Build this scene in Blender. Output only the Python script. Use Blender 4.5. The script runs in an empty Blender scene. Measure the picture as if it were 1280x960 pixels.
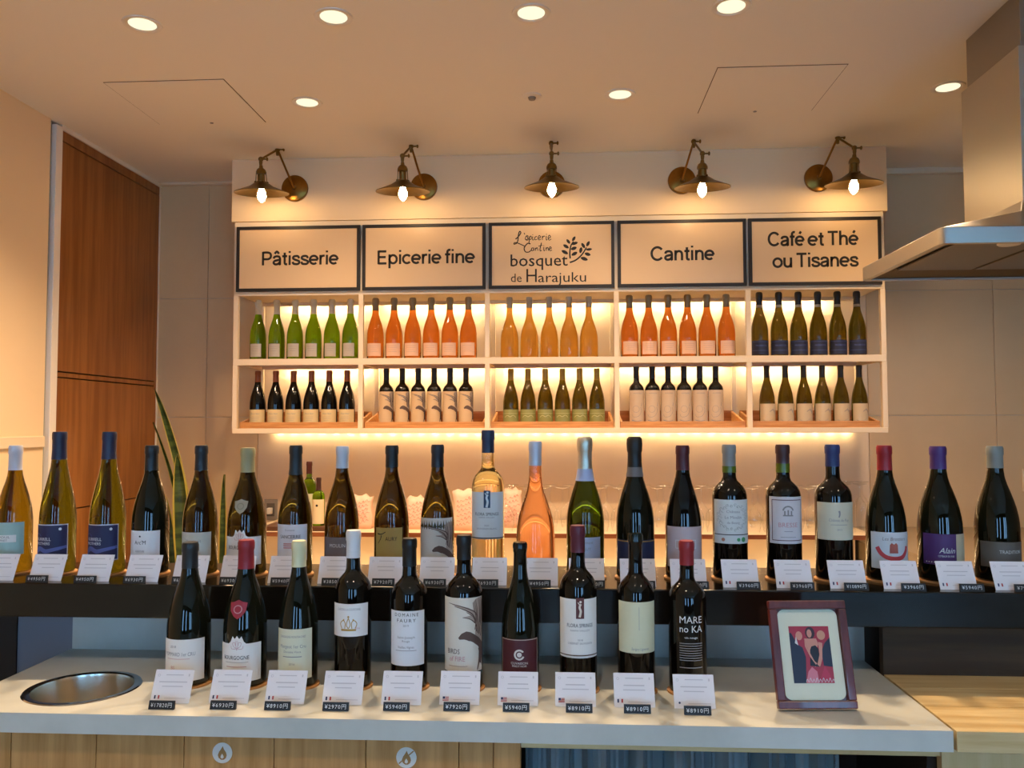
import bpy, bmesh, math, random
from mathutils import Vector, Matrix
random.seed(7)
S = bpy.context.scene
C = S.collection
R = math.radians

# ------------------------------------------------------------------ camera
EYE = 1.45
FPX, YAW, PITCH, ROLL = 1045.0, R(-3.46), R(2.73), R(-.117)
def _rot():
    B = Matrix(((1,0,0),(0,0,-1),(0,1,0)))
    c, s = math.cos(YAW), math.sin(YAW);   Ry = Matrix(((c,0,-s),(0,1,0),(s,0,c)))
    c, s = math.cos(PITCH), math.sin(PITCH); Rp = Matrix(((1,0,0),(0,c,s),(0,-s,c)))
    c, s = math.cos(ROLL), math.sin(ROLL);  Rr = Matrix(((c,-s,0),(s,c,0),(0,0,1)))
    return Rr @ Rp @ Ry @ B
CM = _rot()
cam = bpy.data.objects.new('camera', bpy.data.cameras.new('camera'))
C.objects.link(cam)
rt, dn, fw = CM[0], CM[1], CM[2]
cam.matrix_world = Matrix(((rt[0],-dn[0],-fw[0],0),(rt[1],-dn[1],-fw[1],0),(rt[2],-dn[2],-fw[2],EYE),(0,0,0,1)))
cam.data.sensor_width = 36; cam.data.lens = FPX/1280*36
cam.data.clip_start = .05
S.camera = cam
def ray(px, py): return CM.transposed() @ Vector(((px-640)/FPX, (py-480)/FPX, 1))
def onZ(px, py, z): d = ray(px, py); k = (z-EYE)/d.z; return Vector((d.x*k, d.y*k, z))
def onY(px, py, y): d = ray(px, py); k = y/d.y; return Vector((d.x*k, y, EYE+d.z*k))
def onX(px, py, x): d = ray(px, py); k = x/d.x; return Vector((x, d.y*k, EYE+d.z*k))

# ------------------------------------------------------------------ world, exposure
W = bpy.data.worlds.new('World'); S.world = W; W.use_nodes = True
bg = W.node_tree.nodes['Background']
bg.inputs[0].default_value = (.27, .58, 1, 1); bg.inputs[1].default_value = 12.5
S.view_settings.view_transform = 'Standard'; S.view_settings.look = 'None'
S.view_settings.gamma = 1; S.view_settings.use_curve_mapping = False
S.view_settings.exposure = 0.36
S.cycles.use_denoising = True
S.cycles.caustics_reflective = False; S.cycles.caustics_refractive = False
S.cycles.sample_clamp_indirect = 4; S.cycles.max_bounces = 10; S.cycles.transparent_max_bounces = 16
WARM = (1, .72, .44)
P_DOWN, P_BULB, P_LED = 80.0, 80.0, 320.0

# ------------------------------------------------------------------ materials
def lin(h):
    o = []
    for i in (0, 2, 4):
        c = int(h[i:i+2], 16)/255
        o.append(c/12.92 if c <= .04045 else ((c+.055)/1.055)**2.4)
    return tuple(o)+(1,)
_M = {}
def mat(name, col='808080', rough=.5, metal=0, trans=0, ior=1.45, emit=0, spec=.5, coat=0, noise=0, nscale=8, bump=0, bscale=200, stretch=(1,1,1), col2=None, rrough=0):
    if name in _M: return _M[name]
    m = bpy.data.materials.new(name); m.use_nodes = True
    n = m.node_tree.nodes; l = m.node_tree.links; b = n['Principled BSDF']
    c = lin(col) if isinstance(col, str) else tuple(col)+(1,)
    b.inputs['Base Color'].default_value = c; b.inputs['Roughness'].default_value = rough
    b.inputs['Metallic'].default_value = metal; b.inputs['Transmission Weight'].default_value = trans
    b.inputs['IOR'].default_value = ior; b.inputs['Specular IOR Level'].default_value = spec
    b.inputs['Coat Weight'].default_value = coat; b.inputs['Coat Roughness'].default_value = .05
    if emit: b.inputs['Emission Color'].default_value = c; b.inputs['Emission Strength'].default_value = emit
    if noise or bump or rrough:
        tc = n.new('ShaderNodeTexCoord'); mp = n.new('ShaderNodeMapping'); mp.inputs['Scale'].default_value = stretch
        l.new(tc.outputs['Object'], mp.inputs[0])
    if noise or rrough:
        t = n.new('ShaderNodeTexNoise'); t.inputs['Scale'].default_value = nscale; t.inputs['Detail'].default_value = 6; t.inputs['Roughness'].default_value = .6
        l.new(mp.outputs[0], t.inputs[0])
    if noise:
        c2 = lin(col2) if col2 else tuple(x*.6 for x in c[:3])+(1,)
        r = n.new('ShaderNodeValToRGB'); r.color_ramp.elements[0].position = .5-.5/max(noise, .01)*.35; r.color_ramp.elements[1].position = .5+.5/max(noise, .01)*.35
        r.color_ramp.elements[0].position = max(0, r.color_ramp.elements[0].position); r.color_ramp.elements[1].position = min(1, r.color_ramp.elements[1].position)
        r.color_ramp.elements[0].color = c2; r.color_ramp.elements[1].color = c
        l.new(t.outputs['Fac'], r.inputs[0]); l.new(r.outputs[0], b.inputs['Base Color'])
    if rrough:
        mr = n.new('ShaderNodeMapRange'); mr.inputs[3].default_value = max(0, rough-rrough); mr.inputs[4].default_value = rough+rrough
        l.new(t.outputs['Fac'], mr.inputs[0]); l.new(mr.outputs[0], b.inputs['Roughness'])
    if bump:
        t2 = n.new('ShaderNodeTexNoise'); t2.inputs['Scale'].default_value = bscale; t2.inputs['Detail'].default_value = 4
        bp = n.new('ShaderNodeBump'); bp.inputs['Strength'].default_value = bump; bp.inputs['Distance'].default_value = .002
        l.new(mp.outputs[0], t2.inputs[0]); l.new(t2.outputs['Fac'], bp.inputs['Height']); l.new(bp.outputs[0], b.inputs['Normal'])
    _M[name] = m; return m
def emis(name, col, k):
    if name in _M: return _M[name]
    m = bpy.data.materials.new(name); m.use_nodes = True
    b = m.node_tree.nodes['Principled BSDF']; b.inputs['Base Color'].default_value = (0,0,0,1)
    b.inputs['Emission Color'].default_value = tuple(col)+(1,); b.inputs['Emission Strength'].default_value = k
    _M[name] = m; return m
def thin_glass(name, tint=(1,1,1), lo=.07):
    if name in _M: return _M[name]
    m = bpy.data.materials.new(name); m.use_nodes = True
    n = m.node_tree.nodes; l = m.node_tree.links; n.remove(n['Principled BSDF'])
    t = n.new('ShaderNodeBsdfTransparent'); t.inputs[0].default_value = tuple(tint)+(1,)
    g = n.new('ShaderNodeBsdfGlossy'); g.inputs['Roughness'].default_value = .03
    lw = n.new('ShaderNodeLayerWeight'); lw.inputs[0].default_value = .5; pw_ = n.new('ShaderNodeMath'); pw_.operation = 'POWER'; pw_.inputs[1].default_value = 3.5; l.new(lw.outputs['Facing'], pw_.inputs[0]); f = n.new('ShaderNodeMath'); f.operation = 'MULTIPLY_ADD'; f.inputs[1].default_value = .9; f.inputs[2].default_value = lo; l.new(pw_.outputs[0], f.inputs[0])
    x = n.new('ShaderNodeMixShader'); l.new(f.outputs[0], x.inputs[0]); l.new(t.outputs[0], x.inputs[1]); l.new(g.outputs[0], x.inputs[2])
    l.new(x.outputs[0], n['Material Output'].inputs[0]); _M[name] = m; return m
def wood(name, c1, c2, axis='z', scale=6, rough=.45, coat=0):
    st = {'z': (9,9,.6), 'x': (.6,9,9), 'y': (9,.6,9)}[axis]
    return mat(name, c1, rough, noise=1.6, nscale=scale, col2=c2, stretch=st, bump=.08, bscale=60, coat=coat)

M_ceil = mat('ceiling_paint', 'e6dfd3', .85, bump=.03, bscale=90)
M_wall = mat('cream_wall_paint', 'efd2a8', .7, bump=.03, bscale=120)
M_white = mat('white_paint', 'e6d0b0', .5)
M_tile = mat('wall_tile', 'dabd92', .38, noise=.5, nscale=3, col2='d0b186')
M_grout = mat('grout', 'c9bba6', .9)
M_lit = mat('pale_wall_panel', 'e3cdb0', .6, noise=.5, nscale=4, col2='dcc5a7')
M_cup = wood('walnut_veneer', '9a6230', '7f4c20', 'z', 2.2, .35)
M_jamb = mat('white_jamb', 'ece4d8', .5)
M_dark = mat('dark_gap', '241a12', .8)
M_stone = mat('pale_concrete', 'cbcdc6', .32, noise=.9, nscale=5, col2='b6b9b2', bump=.04, bscale=80)
M_ledge = mat('black_polished_stone', '15120f', .13, spec=.6, noise=.6, nscale=30, col2='1d1a16')
M_oak = wood('oak_boards', 'c8965c', 'ab7b42', 'z', 4, .5)
M_oakx = wood('oak_top', 'd8c08e', 'c4a671', 'x', 4, .35)
M_oakt = wood('tray_oak', 'c98f55', 'b0753d', 'x', 8, .5)
M_steel = mat('brushed_steel', 'c2bbb0', .36, 1)
M_steeld = mat('hood_filter_steel', '6f6961', .35, 1)
M_chrome = mat('polished_steel', 'c9c7c2', .12, 1)
M_brass = mat('aged_brass', '9a6f33', .3, 1, noise=.6, nscale=30, col2='7e5724')
M_brassd = mat('dark_bronze', '8a703f', .36, 1, noise=.6, nscale=30, col2='6e5730')
M_black = mat('black_frame', '1d1712', .5)
M_ink = mat('black_ink', '1c1512', .6)
M_card = mat('card_paper', 'ece8ea', .35, coat=.2)
M_tag = mat('black_price_plate', '1a1b1d', .4)
M_tagw = mat('white_digits', 'dcdcdc', .6)
M_grey = mat('grey_ink', '8d8a8c', .7)
M_red = mat('red_ink', 'b5383a', .6)
M_blue = mat('blue_ink', '27335c', .6)

# ------------------------------------------------------------------ mesh helpers
class MB:
    def __init__(s): s.v = []; s.f = []; s.uv = None
    def box(s, x0, x1, y0, y1, z0, z1):
        k = len(s.v); s.v += [(x,y,z) for z in (z0,z1) for x,y in ((x0,y0),(x1,y0),(x1,y1),(x0,y1))]
        s.f += [tuple(k+i for i in q) for q in ((3,2,1,0),(4,5,6,7),(0,1,5,4),(1,2,6,5),(2,3,7,6),(3,0,4,7))]; return s
    def hexa(s, pts):
        k = len(s.v); s.v += [tuple(p) for p in pts]
        s.f += [tuple(k+i for i in q) for q in ((3,2,1,0),(4,5,6,7),(0,1,5,4),(1,2,6,5),(2,3,7,6),(3,0,4,7))]; return s
    def lathe(s, prof, seg=24, o=(0,0,0), M=None, a0=0, a1=2*math.pi):
        full = abs(a1-a0-2*math.pi) < 1e-6; n = seg if full else seg+1; k = len(s.v); rows = []
        for r, z in prof:
            if r < 1e-7 and full: rows.append([len(s.v)]); s.v.append(s._t((0,0,z), o, M))
            else:
                rows.append([len(s.v)+i for i in range(n)])
                for i in range(n):
                    a = a0+(a1-a0)*i/seg; s.v.append(s._t((r*math.cos(a), r*math.sin(a), z), o, M))
        for A, B in zip(rows, rows[1:]):
            for i in range(seg):
                j = (i+1) % n
                if len(A) == 1 and len(B) == 1: continue
                if len(A) == 1: s.f.append((A[0], B[j], B[i]))
                elif len(B) == 1: s.f.append((A[i], A[j], B[0]))
                else: s.f.append((A[i], A[j], B[j], B[i]))
        return s
    def _t(s, p, o, M):
        p = Vector(p)
        if M is not None: p = M @ p
        return tuple(p+Vector(o))
    def tube(s, p0, p1, r0, r1=None, seg=12):
        p0 = Vector(p0); p1 = Vector(p1); d = p1-p0; L = d.length; r1 = r0 if r1 is None else r1
        M = d.to_track_quat('Z', 'Y').to_matrix()
        return s.lathe([(0,0),(r0,0),(r1,L),(0,L)], seg, p0, M)
    def sphere(s, o, r, seg=12, n=8, sc=(1,1,1)):
        M = Matrix(((sc[0],0,0),(0,sc[1],0),(0,0,sc[2])))
        return s.lathe([(r*math.sin(math.pi*i/n), -r*math.cos(math.pi*i/n)) for i in range(n+1)], seg, o, M)
    def prism(s, poly, z0, z1, T=lambda x,y,z:(x,y,z)):
        k = len(s.v); n = len(poly)
        s.v += [T(x,y,z0) for x,y in poly]+[T(x,y,z1) for x,y in poly]
        s.f.append(tuple(range(k+n-1, k-1, -1))); s.f.append(tuple(range(k+n, k+2*n)))
        for i in range(n): j = (i+1) % n; s.f.append((k+i, k+j, k+n+j, k+n+i))
        return s
    def mesh(s, name, m, smooth=False, bevel=0):
        me = bpy.data.meshes.new(name); me.from_pydata(s.v, [], s.f)
        if bevel:
            bm = bmesh.new(); bm.from_mesh(me); bmesh.ops.remove_doubles(bm, verts=bm.verts, dist=1e-6)
            bmesh.ops.bevel(bm, geom=list(bm.edges), offset=bevel, segments=2, affect='EDGES', profile=.5, clamp_overlap=True)
            bm.to_mesh(me); bm.free()
        me.validate(); me.update()
        if smooth:
            me.polygons.foreach_set('use_smooth', [True]*len(me.polygons)); me.set_sharp_from_angle(angle=R(38))
        me.materials.append(m); return me
    def build(s, name, m, parent=None, smooth=False, bevel=0, loc=None):
        return link(name, s.mesh(name, m, smooth, bevel), parent, loc)
def link(name, me, parent=None, loc=None):
    o = bpy.data.objects.new(name, me); C.objects.link(o)
    if parent: o.parent = parent
    if loc is not None: o.location = loc
    return o
def tag(o, label, cat, group=None, kind=None):
    o['label'] = label; o['category'] = cat
    if group: o['group'] = group
    if kind: o['kind'] = kind
    return o
def thing(name, label, cat, loc=(0,0,0), rz=0, group=None):
    o = bpy.data.objects.new(name, None); C.objects.link(o); o.location = loc; o.rotation_euler = (0,0,rz); o.empty_display_size = .02
    return tag(o, label, cat, group)
def struct(o, label=None, cat=None):
    o['kind'] = 'structure'
    if label: o['label'] = label
    if cat: o['category'] = cat
    return o
def copy_tree(o, parent=None):
    c = o.copy(); C.objects.link(c)
    if parent: c.parent = parent
    for ch in list(o.children): copy_tree(ch, c)
    return c
_T = {}
def text2d(body, size, align='CENTER', shear=0, spacing=1, bold=0):
    """flat outline mesh of lettering as (verts2d, faces)"""
    key = (body, size, align, shear, spacing, bold)
    if key in _T: return _T[key]
    cu = bpy.data.curves.new('lettering', 'FONT'); cu.body = body; cu.size = size; cu.align_x = align; cu.align_y = 'CENTER'
    cu.shear = shear; cu.space_character = spacing; cu.resolution_u = 2; cu.offset = bold
    o = bpy.data.objects.new('lettering', cu); C.objects.link(o)
    dg = bpy.context.evaluated_depsgraph_get(); me = bpy.data.meshes.new_from_object(o.evaluated_get(dg))
    v = [(p.co.x, p.co.y) for p in me.vertices]; f = [tuple(q.vertices) for q in me.polygons]
    bpy.data.objects.remove(o); bpy.data.curves.remove(cu); bpy.data.meshes.remove(me)
    _T[key] = (v, f); return _T[key]
class Flat:
    """flat shapes in (s,t) collected for print on a surface"""
    def __init__(s): s.v = []; s.f = []
    def text(s, body, x, y, size, align='CENTER', shear=0, spacing=1, bold=0, width=None, rot=0):
        v, f = text2d(body, size, align, shear, spacing, bold); k = len(s.v); q = 1
        if width and v:
            w = max(a for a,_ in v)-min(a for a,_ in v); q = width/w if w else 1
        c, sn = math.cos(rot), math.sin(rot)
        s.v += [(x+c*a*q-sn*b, y+sn*a*q+c*b) for a, b in v]; s.f += [tuple(k+i for i in t) for t in f]; return s
    def rect(s, x0, x1, y0, y1, nx=1):
        for i in range(nx):
            a = x0+(x1-x0)*i/nx; b = x0+(x1-x0)*(i+1)/nx; k = len(s.v)
            s.v += [(a,y0),(b,y0),(b,y1),(a,y1)]; s.f.append((k,k+1,k+2,k+3))
        return s
    def poly(s, pts): k = len(s.v); s.v += list(pts); s.f.append(tuple(range(k, k+len(pts)))); return s
    def disc(s, x, y, r, n=20, ry=None):
        ry = ry or r; return s.poly([(x+r*math.cos(2*math.pi*i/n), y+ry*math.sin(2*math.pi*i/n)) for i in range(n)])
    def ring(s, x, y, r0, r1, a0=0, a1=2*math.pi, n=24):
        for i in range(n):
            a = a0+(a1-a0)*i/n; b = a0+(a1-a0)*(i+1)/n; k = len(s.v)
            s.v += [(x+r*math.cos(t), y+r*math.sin(t)) for r, t in ((r0,a),(r1,a),(r1,b),(r0,b))]; s.f.append((k,k+1,k+2,k+3))
        return s
    def stroke(s, pts, w0, w1=None):
        """tapered smooth stroke along points"""
        w1 = w0 if w1 is None else w1
        P = []
        n = len(pts)
        for i in range(n-1):
            p0 = pts[max(i-1,0)]; p1 = pts[i]; p2 = pts[i+1]; p3 = pts[min(i+2,n-1)]
            for j in range(4):
                t = j/4
                P.append(tuple(.5*(2*b+(c-a)*t+(2*a-5*b+4*c-d)*t*t+(3*b-a-3*c+d)*t**3) for a,b,c,d in zip(p0,p1,p2,p3)))
        P.append(pts[-1]); N = len(P); k = len(s.v)
        for i, p in enumerate(P):
            a = P[max(i-1,0)]; b = P[min(i+1,N-1)]; dx, dy = b[0]-a[0], b[1]-a[1]; L = math.hypot(dx,dy) or 1
            w = (w0+(w1-w0)*i/(N-1))/2; s.v += [(p[0]-dy/L*w, p[1]+dx/L*w), (p[0]+dy/L*w, p[1]-dx/L*w)]
        for i in range(N-1): s.f.append((k+2*i, k+2*i+1, k+2*i+3, k+2*i+2))
        return s
    def mesh(s, name, m, T, sub=0):
        me = bpy.data.meshes.new(name)
        if sub:      # split long faces so that they follow the curve they are printed on
            bm = bmesh.new(); V = [bm.verts.new((p[0], p[1], 0)) for p in s.v]
            for f in s.f:
                try: bm.faces.new([V[i] for i in f])
                except ValueError: pass
            if any(e.calc_length() > sub for e in bm.edges):
                bmesh.ops.triangulate(bm, faces=bm.faces[:])
                for _ in range(5):
                    L = [e for e in bm.edges if e.calc_length() > sub]
                    if not L: break
                    bmesh.ops.subdivide_edges(bm, edges=L, cuts=1); bmesh.ops.triangulate(bm, faces=bm.faces[:])
            for v in bm.verts: v.co = T(v.co.x, v.co.y)
            bm.to_mesh(me); bm.free()
        else: me.from_pydata([T(*p) for p in s.v], [], s.f)
        me.validate(); me.update(); me.materials.append(m); return me
    def build(s, name, m, parent, T): return link(name, s.mesh(name, m, T), parent)
ORD = ['first','second','third','fourth','fifth','sixth']
def nth(i, n):
    if i == 0: return 'leftmost'
    if i == n-1: return 'rightmost'
    return ORD[i]+' from left'

# ------------------------------------------------------------------ levels
ZC = EYE+1.376           # ceiling
ZT = EYE-.53             # stone counter top
ZL = EYE-.35             # bottle ledge top
YB = 4.605               # back wall face
XL = -2.295              # left wall face
XR, YF = 3.3, -3.6       # right wall, shop front
YS = 4.2                 # soffit / rack front

# ------------------------------------------------------------------ room shell
struct(MB().box(XL-.1, XR+.1, YF-.1, YB+.2, -.1, 0).build('floor', mat('floor_oak', 'b0a592', .5, noise=.8, nscale=3)), 'pale wooden shop floor', 'floor')
ceil = struct(MB().box(XL-.1, XR+.1, YF-.1, YB+.2, ZC, ZC+.1).build('ceiling', M_ceil), 'smooth off-white painted ceiling with downlights', 'ceiling')
wb = struct(MB().box(XL-.1, XR+.1, YB+.006, YB+.2, 0, ZC).build('wall_back', M_grout), 'back wall of large beige tiles behind the rack', 'wall')
# large tiles on the back wall, thin joints between them
xs = [XL, -2.008, -1.707]; xr = [1.641, 2.306, 2.97, XR]; zs = [0, .212, .852, EYE+.041, EYE+.715, ZC]
def tile_row(xa, xb):
    for z0, z1 in zip(zs, zs[1:]):
        MB().box(xa+.0015, xb-.0015, YB, YB+.008, z0+.0015, z1-.0015).build('tile', M_tile, wb, bevel=.001)
for a, b in zip(xs, xs[1:]): tile_row(a, b)
for a, b in zip(xr, xr[1:]): tile_row(a, b)
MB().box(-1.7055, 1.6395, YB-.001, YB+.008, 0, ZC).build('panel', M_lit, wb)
struct(MB().box(XR, XR+.1, YF-.1, YB+.2, 0, ZC).build('wall_right', mat('taupe_wall', '8c7a66', .7)), 'plain taupe side wall', 'wall')
wl = struct(MB().box(XL-.1, XL, YF-.1, 3.575, 0, ZC).build('wall_left', M_wall), 'cream panelled left wall with horizontal rail', 'wall')
MB().box(XL, XL+.012, YF, 3.57, EYE-.099, EYE-.05).build('wall_rail', M_white, wl, bevel=.003)
struct(MB().box(XL-.1, XL-.03, 3.57, YB+.2, 0, ZC).build('wall_niche', M_dark), 'dark recess behind the wooden cupboard', 'wall')
j = struct(MB().box(XL-.03, XL+.012, 3.60, 3.648, 0, ZC-.012).build('trim_1', M_jamb, None, bevel=.002), 'white door jamb beside wooden cupboard', 'trim')
struct(MB().box(XL-.03, XL-.012, 3.575, 3.60, 0, ZC).build('trim_2', mat('grey_gap', '8f9190', .6)), 'grey shadow gap strip beside white jamb', 'trim')
struct(MB().box(XL-.03, XL+.008, 3.648, YB, ZC-.02, ZC).build('trim_3', M_jamb), 'thin white strip above wooden cupboard', 'trim')
struct(MB().box(XL-.02, XL+.004, YB-.016, YB, 0, ZC-.02).build('trim_4', M_jamb), 'pale corner strip between cupboard and tiled wall', 'trim')
struct(MB().box(1.615, XR, YB-.03, YB, ZC-.03, ZC).build('trim_5', M_white), 'white ceiling cornice right of the soffit', 'trim')
struct(MB().box(XL, -1.715, YB-.03, YB, ZC-.012, ZC).build('trim_6', M_white), 'white ceiling cornice left of the soffit', 'trim')
# soffit
so = struct(MB().box(-1.712, 1.612, YS, YB-.001, EYE+1.05, ZC).build('wall_soffit', M_wall, bevel=.002), 'cream soffit box above the signs carrying brass lamps', 'wall')
# front wall behind the camera: glazed shop front
fwm = MB(); wins = [(-1.75,-1.2), (-.15,.3), (1.75,2.35), (2.6,3.15)]; px0 = XL-.1
for a, b in wins: fwm.box(px0, a, YF-.15, YF, 0, ZC); px0 = b
fwm.box(px0, XR+.1, YF-.15, YF, 0, ZC)
for a, b in wins: fwm.box(a, b, YF-.15, YF, 2.45, ZC); fwm.box(a, b, YF-.15, YF, 0, .25)
struct(fwm.build('wall_front', mat('dark_shopfront', '4a4038', .6)), 'dark shop front wall with tall windows', 'wall')
for i, (a, b) in enumerate(wins):
    w = struct(MB().box(a, a+.05, YF-.1, YF-.04, .25, 2.45).box(b-.05, b, YF-.1, YF-.04, .25, 2.45).box(a+.05, b-.05, YF-.1, YF-.04, .25, .3).box(a+.05, b-.05, YF-.1, YF-.04, 2.4, 2.45).build('window_%d' % (i+1), M_black), 'tall dark framed shop window', 'window')
    MB().box(a+.05, b-.05, YF-.072, YF-.068, .3, 2.4).build('pane', thin_glass('window_glass'), w)

# wooden cupboard in the left wall
cup = thing('wooden_cupboard', 'tall brown veneer cupboard set into the left wall', 'cupboard', (XL, 3.65, 0))
yw = YB-.016-3.65
MB().box(-.025, -.012, 0, yw, 0, ZC-.02).build('carcass', M_dark, cup)
for z0, z1 in ((.04, EYE-.397), (EYE-.391, EYE+.213), (EYE+.245, ZC-.075)):
    MB().box(-.012, .006, .004, yw-.03, z0, z1).build('door', M_cup, cup, bevel=.0015)
MB().box(-.012, .003, .004, yw-.03, EYE+.219, EYE+.239).build('cross_rail', M_cup, cup, bevel=.001)
MB().box(-.012, .003, .004, yw-.002, ZC-.068, ZC-.022).build('top_rail', M_cup, cup, bevel=.001)
MB().box(-.012, .003, yw-.026, yw-.002, .04, ZC-.07).build('side_stile', M_cup, cup, bevel=.001)

# ceiling fittings
def hatch(x0, x1, y0, y1, label):
    t = thing('ceiling_hatch', label, 'hatch', ((x0+x1)/2, (y0+y1)/2, ZC), 0, 'ceiling access hatches'); w, d = (x1-x0)/2, (y1-y0)/2
    g = .0028
    MB().box(-w, w, -d, d, -.0018, 0).build('shadow_gap', mat('hatch_gap','6a5947',.8), t)
    MB().box(-w+g, w-g, -d+g, d-g, -.003, -.0002).build('panel', M_ceil, t)
    MB().lathe([(0,-.005),(.008,-.005),(.008,0)], 12, (0, d-.012, 0)).build('latch', M_grey, t, True)
hatch(-1.838, -1.342, 3.195, 3.672, 'square flush access hatch in ceiling, near the wooden cupboard')
hatch(.604, 1.10, 3.214, 3.692, 'square flush access hatch in ceiling, near the steel hood')
DL = [(178,30,'front left corner of ceiling, above the left hatch'), (417,21,'front row, second from left'), (664,16,'front row, third from left'), (914,8,'front row, rightmost in view'),
      (384,128,'back row, right of the left hatch'), (775,118,'back row, beside the round detector'), (1185,109,'back row, beside the hood chimney')]
M_dlring = mat('downlight_trim', 'ddd6cc', .4)
M_dlref = mat('downlight_reflector', 'e8e4da', .25, .6)
M_dlled = emis('downlight_led', (1,.88,.60), .95)
def downlight(x, y, label, k=1, col=(1,.70,.43)):
    t = thing('downlight', label, 'downlight', (x, y, ZC), 0, 'recessed ceiling downlights')
    MB().lathe([(.048,-.001),(.056,-.005),(.064,-.004),(.066,0)], 28).build('trim_ring', M_dlring, t, True)
    MB().lathe([(.048,-.001),(.044,-.0006)], 28).build('reflector', M_dlref, t, True)
    MB().lathe([(0,-.0015),(.046,-.0015)], 28).build('lens', M_dlled, t)
    L = bpy.data.lights.new('downlight_lamp', 'SPOT'); L.energy = P_DOWN*k; L.color = col; L.spot_size = R(128); L.spot_blend = .85; L.shadow_soft_size = .04
    o = bpy.data.objects.new('downlight_lamp', L); C.objects.link(o); o.parent = t; o.location = (0,0,-.012)
for px, py, s in DL:
    p = onZ(px, py, ZC); downlight(p.x, p.y, 'round recessed downlight, '+s, 1.4 if py < 60 else 1.0)
for i, (x, y) in enumerate([(-1.44,.6),(-.1,.6),(1.25,.6),(-1.44,-1.6),(-.1,-1.6),(1.25,-1.6)]):  # unseen downlights added behind the camera to brighten walls and ceiling
    downlight(x, y, 'round recessed downlight, %s row over the shop floor, %s' % (('first','second')[i//3], ('left','middle','right')[i%3]), .35, (1,.8,.58))
p = onZ(665, 120, ZC)
t = thing('smoke_detector', 'small round white detector with dark centre on the ceiling', 'detector', p)
MB().lathe([(0,-.006),(.02,-.007),(.04,-.004),(.042,0)], 24).build('rim', M_dlring, t, True)
MB().lathe([(0,-.018),(.014,-.016),(.018,-.005)], 16).build('sensor', mat('grey_plastic', '8b8178', .5), t, True)

# ------------------------------------------------------------------ brass wall lamps
M_bulb = emis('bulb_glow', (1,.66,.32), P_BULB)
def wall_lamp(plate, joint, knuck, rimy, ang, label):
    c, s_ = math.cos(R(ang)), math.sin(R(ang))
    P = onY(*plate, YS); y1 = YS-.03-.15*c; y2 = y1-.13*c
    J = onY(*joint, y1); K = onY(*knuck, y2); t = thing('wall_lamp', label, 'lamp', P, 0, 'brass wall lamps on the soffit')
    J -= P; K -= P
    Mx = Matrix.Rotation(math.pi/2, 3, 'X')
    MB().lathe([(0,.0185),(.062,.016),(.068,.012),(.069,0)], 36, M=Mx).build('backplate', M_brass, t, True)
    MB().lathe([(0,.032),(.010,.03),(.012,.016)], 16, M=Mx).build('hub', M_brass, t, True)
    MB().tube((0,-.026,0), J, .0052).build('lower_arm', M_brass, t, True)
    MB().tube(J, K, .0052).build('upper_arm', M_brassd, t, True)
    for q in (J, K):
        jn = MB().sphere(q, .0125).tube(q+Vector((0,0,-.012)), q+Vector((0,0,-.03)), .009, .007).build('joint', M_brassd, t, True)
        MB().tube(q+Vector((.008,0,0)), q+Vector((.026,0,0)), .004).sphere(q+Vector((.031,0,0)), .009, sc=(.6,1,1.1)).build('wing_screw', M_brassd, jn, True)
    rz = onY(knuck[0], rimy, y2).z-P.z-K.z; top = -.03; cz = rz+.05
    TM = Matrix.Rotation(R(6), 3, 'X')
    MB().lathe([(0,top),(.008,top),(.010,top-.012),(.02,top-.02),(.025,top-.032),(.025,top-.042),(.017,top-.044),(.017,cz+.006),(.023,cz+.004),(.023,cz-.006)], 20, K, TM).build('lamp_holder', M_brassd, t, True)
    cg = MB()
    for i in range(4):
        a = i*math.pi/2+.6; f_ = lambda r_, z_: tuple(TM @ Vector((r_*math.cos(a), r_*math.sin(a), z_))+K)
        cg.tube(f_(.027,cz-.004), f_(.024,top-.04), .002, seg=6); cg.sphere(f_(.029,cz), .006, 8, 6)
    cg.build('gallery', M_brassd, t, True)
    MB().lathe([(.022,cz),(.034,cz-.004),(.06,rz+.028),(.1,rz+.012),(.122,rz+.003),(.13,rz),(.13,rz-.003),(.121,rz),(.098,rz+.009),(.058,rz+.025),(.02,cz-.006)], 40, K, TM).build('shade', M_brassd, t, True)
    MB().lathe([(0,rz-.048),(.004,rz-.046),(.014,rz-.036),(.021,rz-.020),(.020,rz-.004),(.012,rz+.016),(.010,cz-.006)], 20, K, TM).build('bulb', M_bulb, t, True)
wall_lamp((369,236),(347,187),(326,199),240,-35,'brass swing-arm wall lamp above the Pâtisserie sign')
wall_lamp((530,234),(514,183),(503,195),238,-24,'brass swing-arm wall lamp above the Epicerie fine sign')
wall_lamp((689.5,231),(689,179),(689.5,192),233,0,'brass wall lamp facing forward above the bosquet logo sign')
wall_lamp((852,226),(867,177),(878,192),233,24,'brass swing-arm wall lamp above the Cantine sign')
wall_lamp((1022.5,223),(1047,172),(1068,185),229,38,'brass swing-arm wall lamp above the Café et Thé sign')

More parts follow.
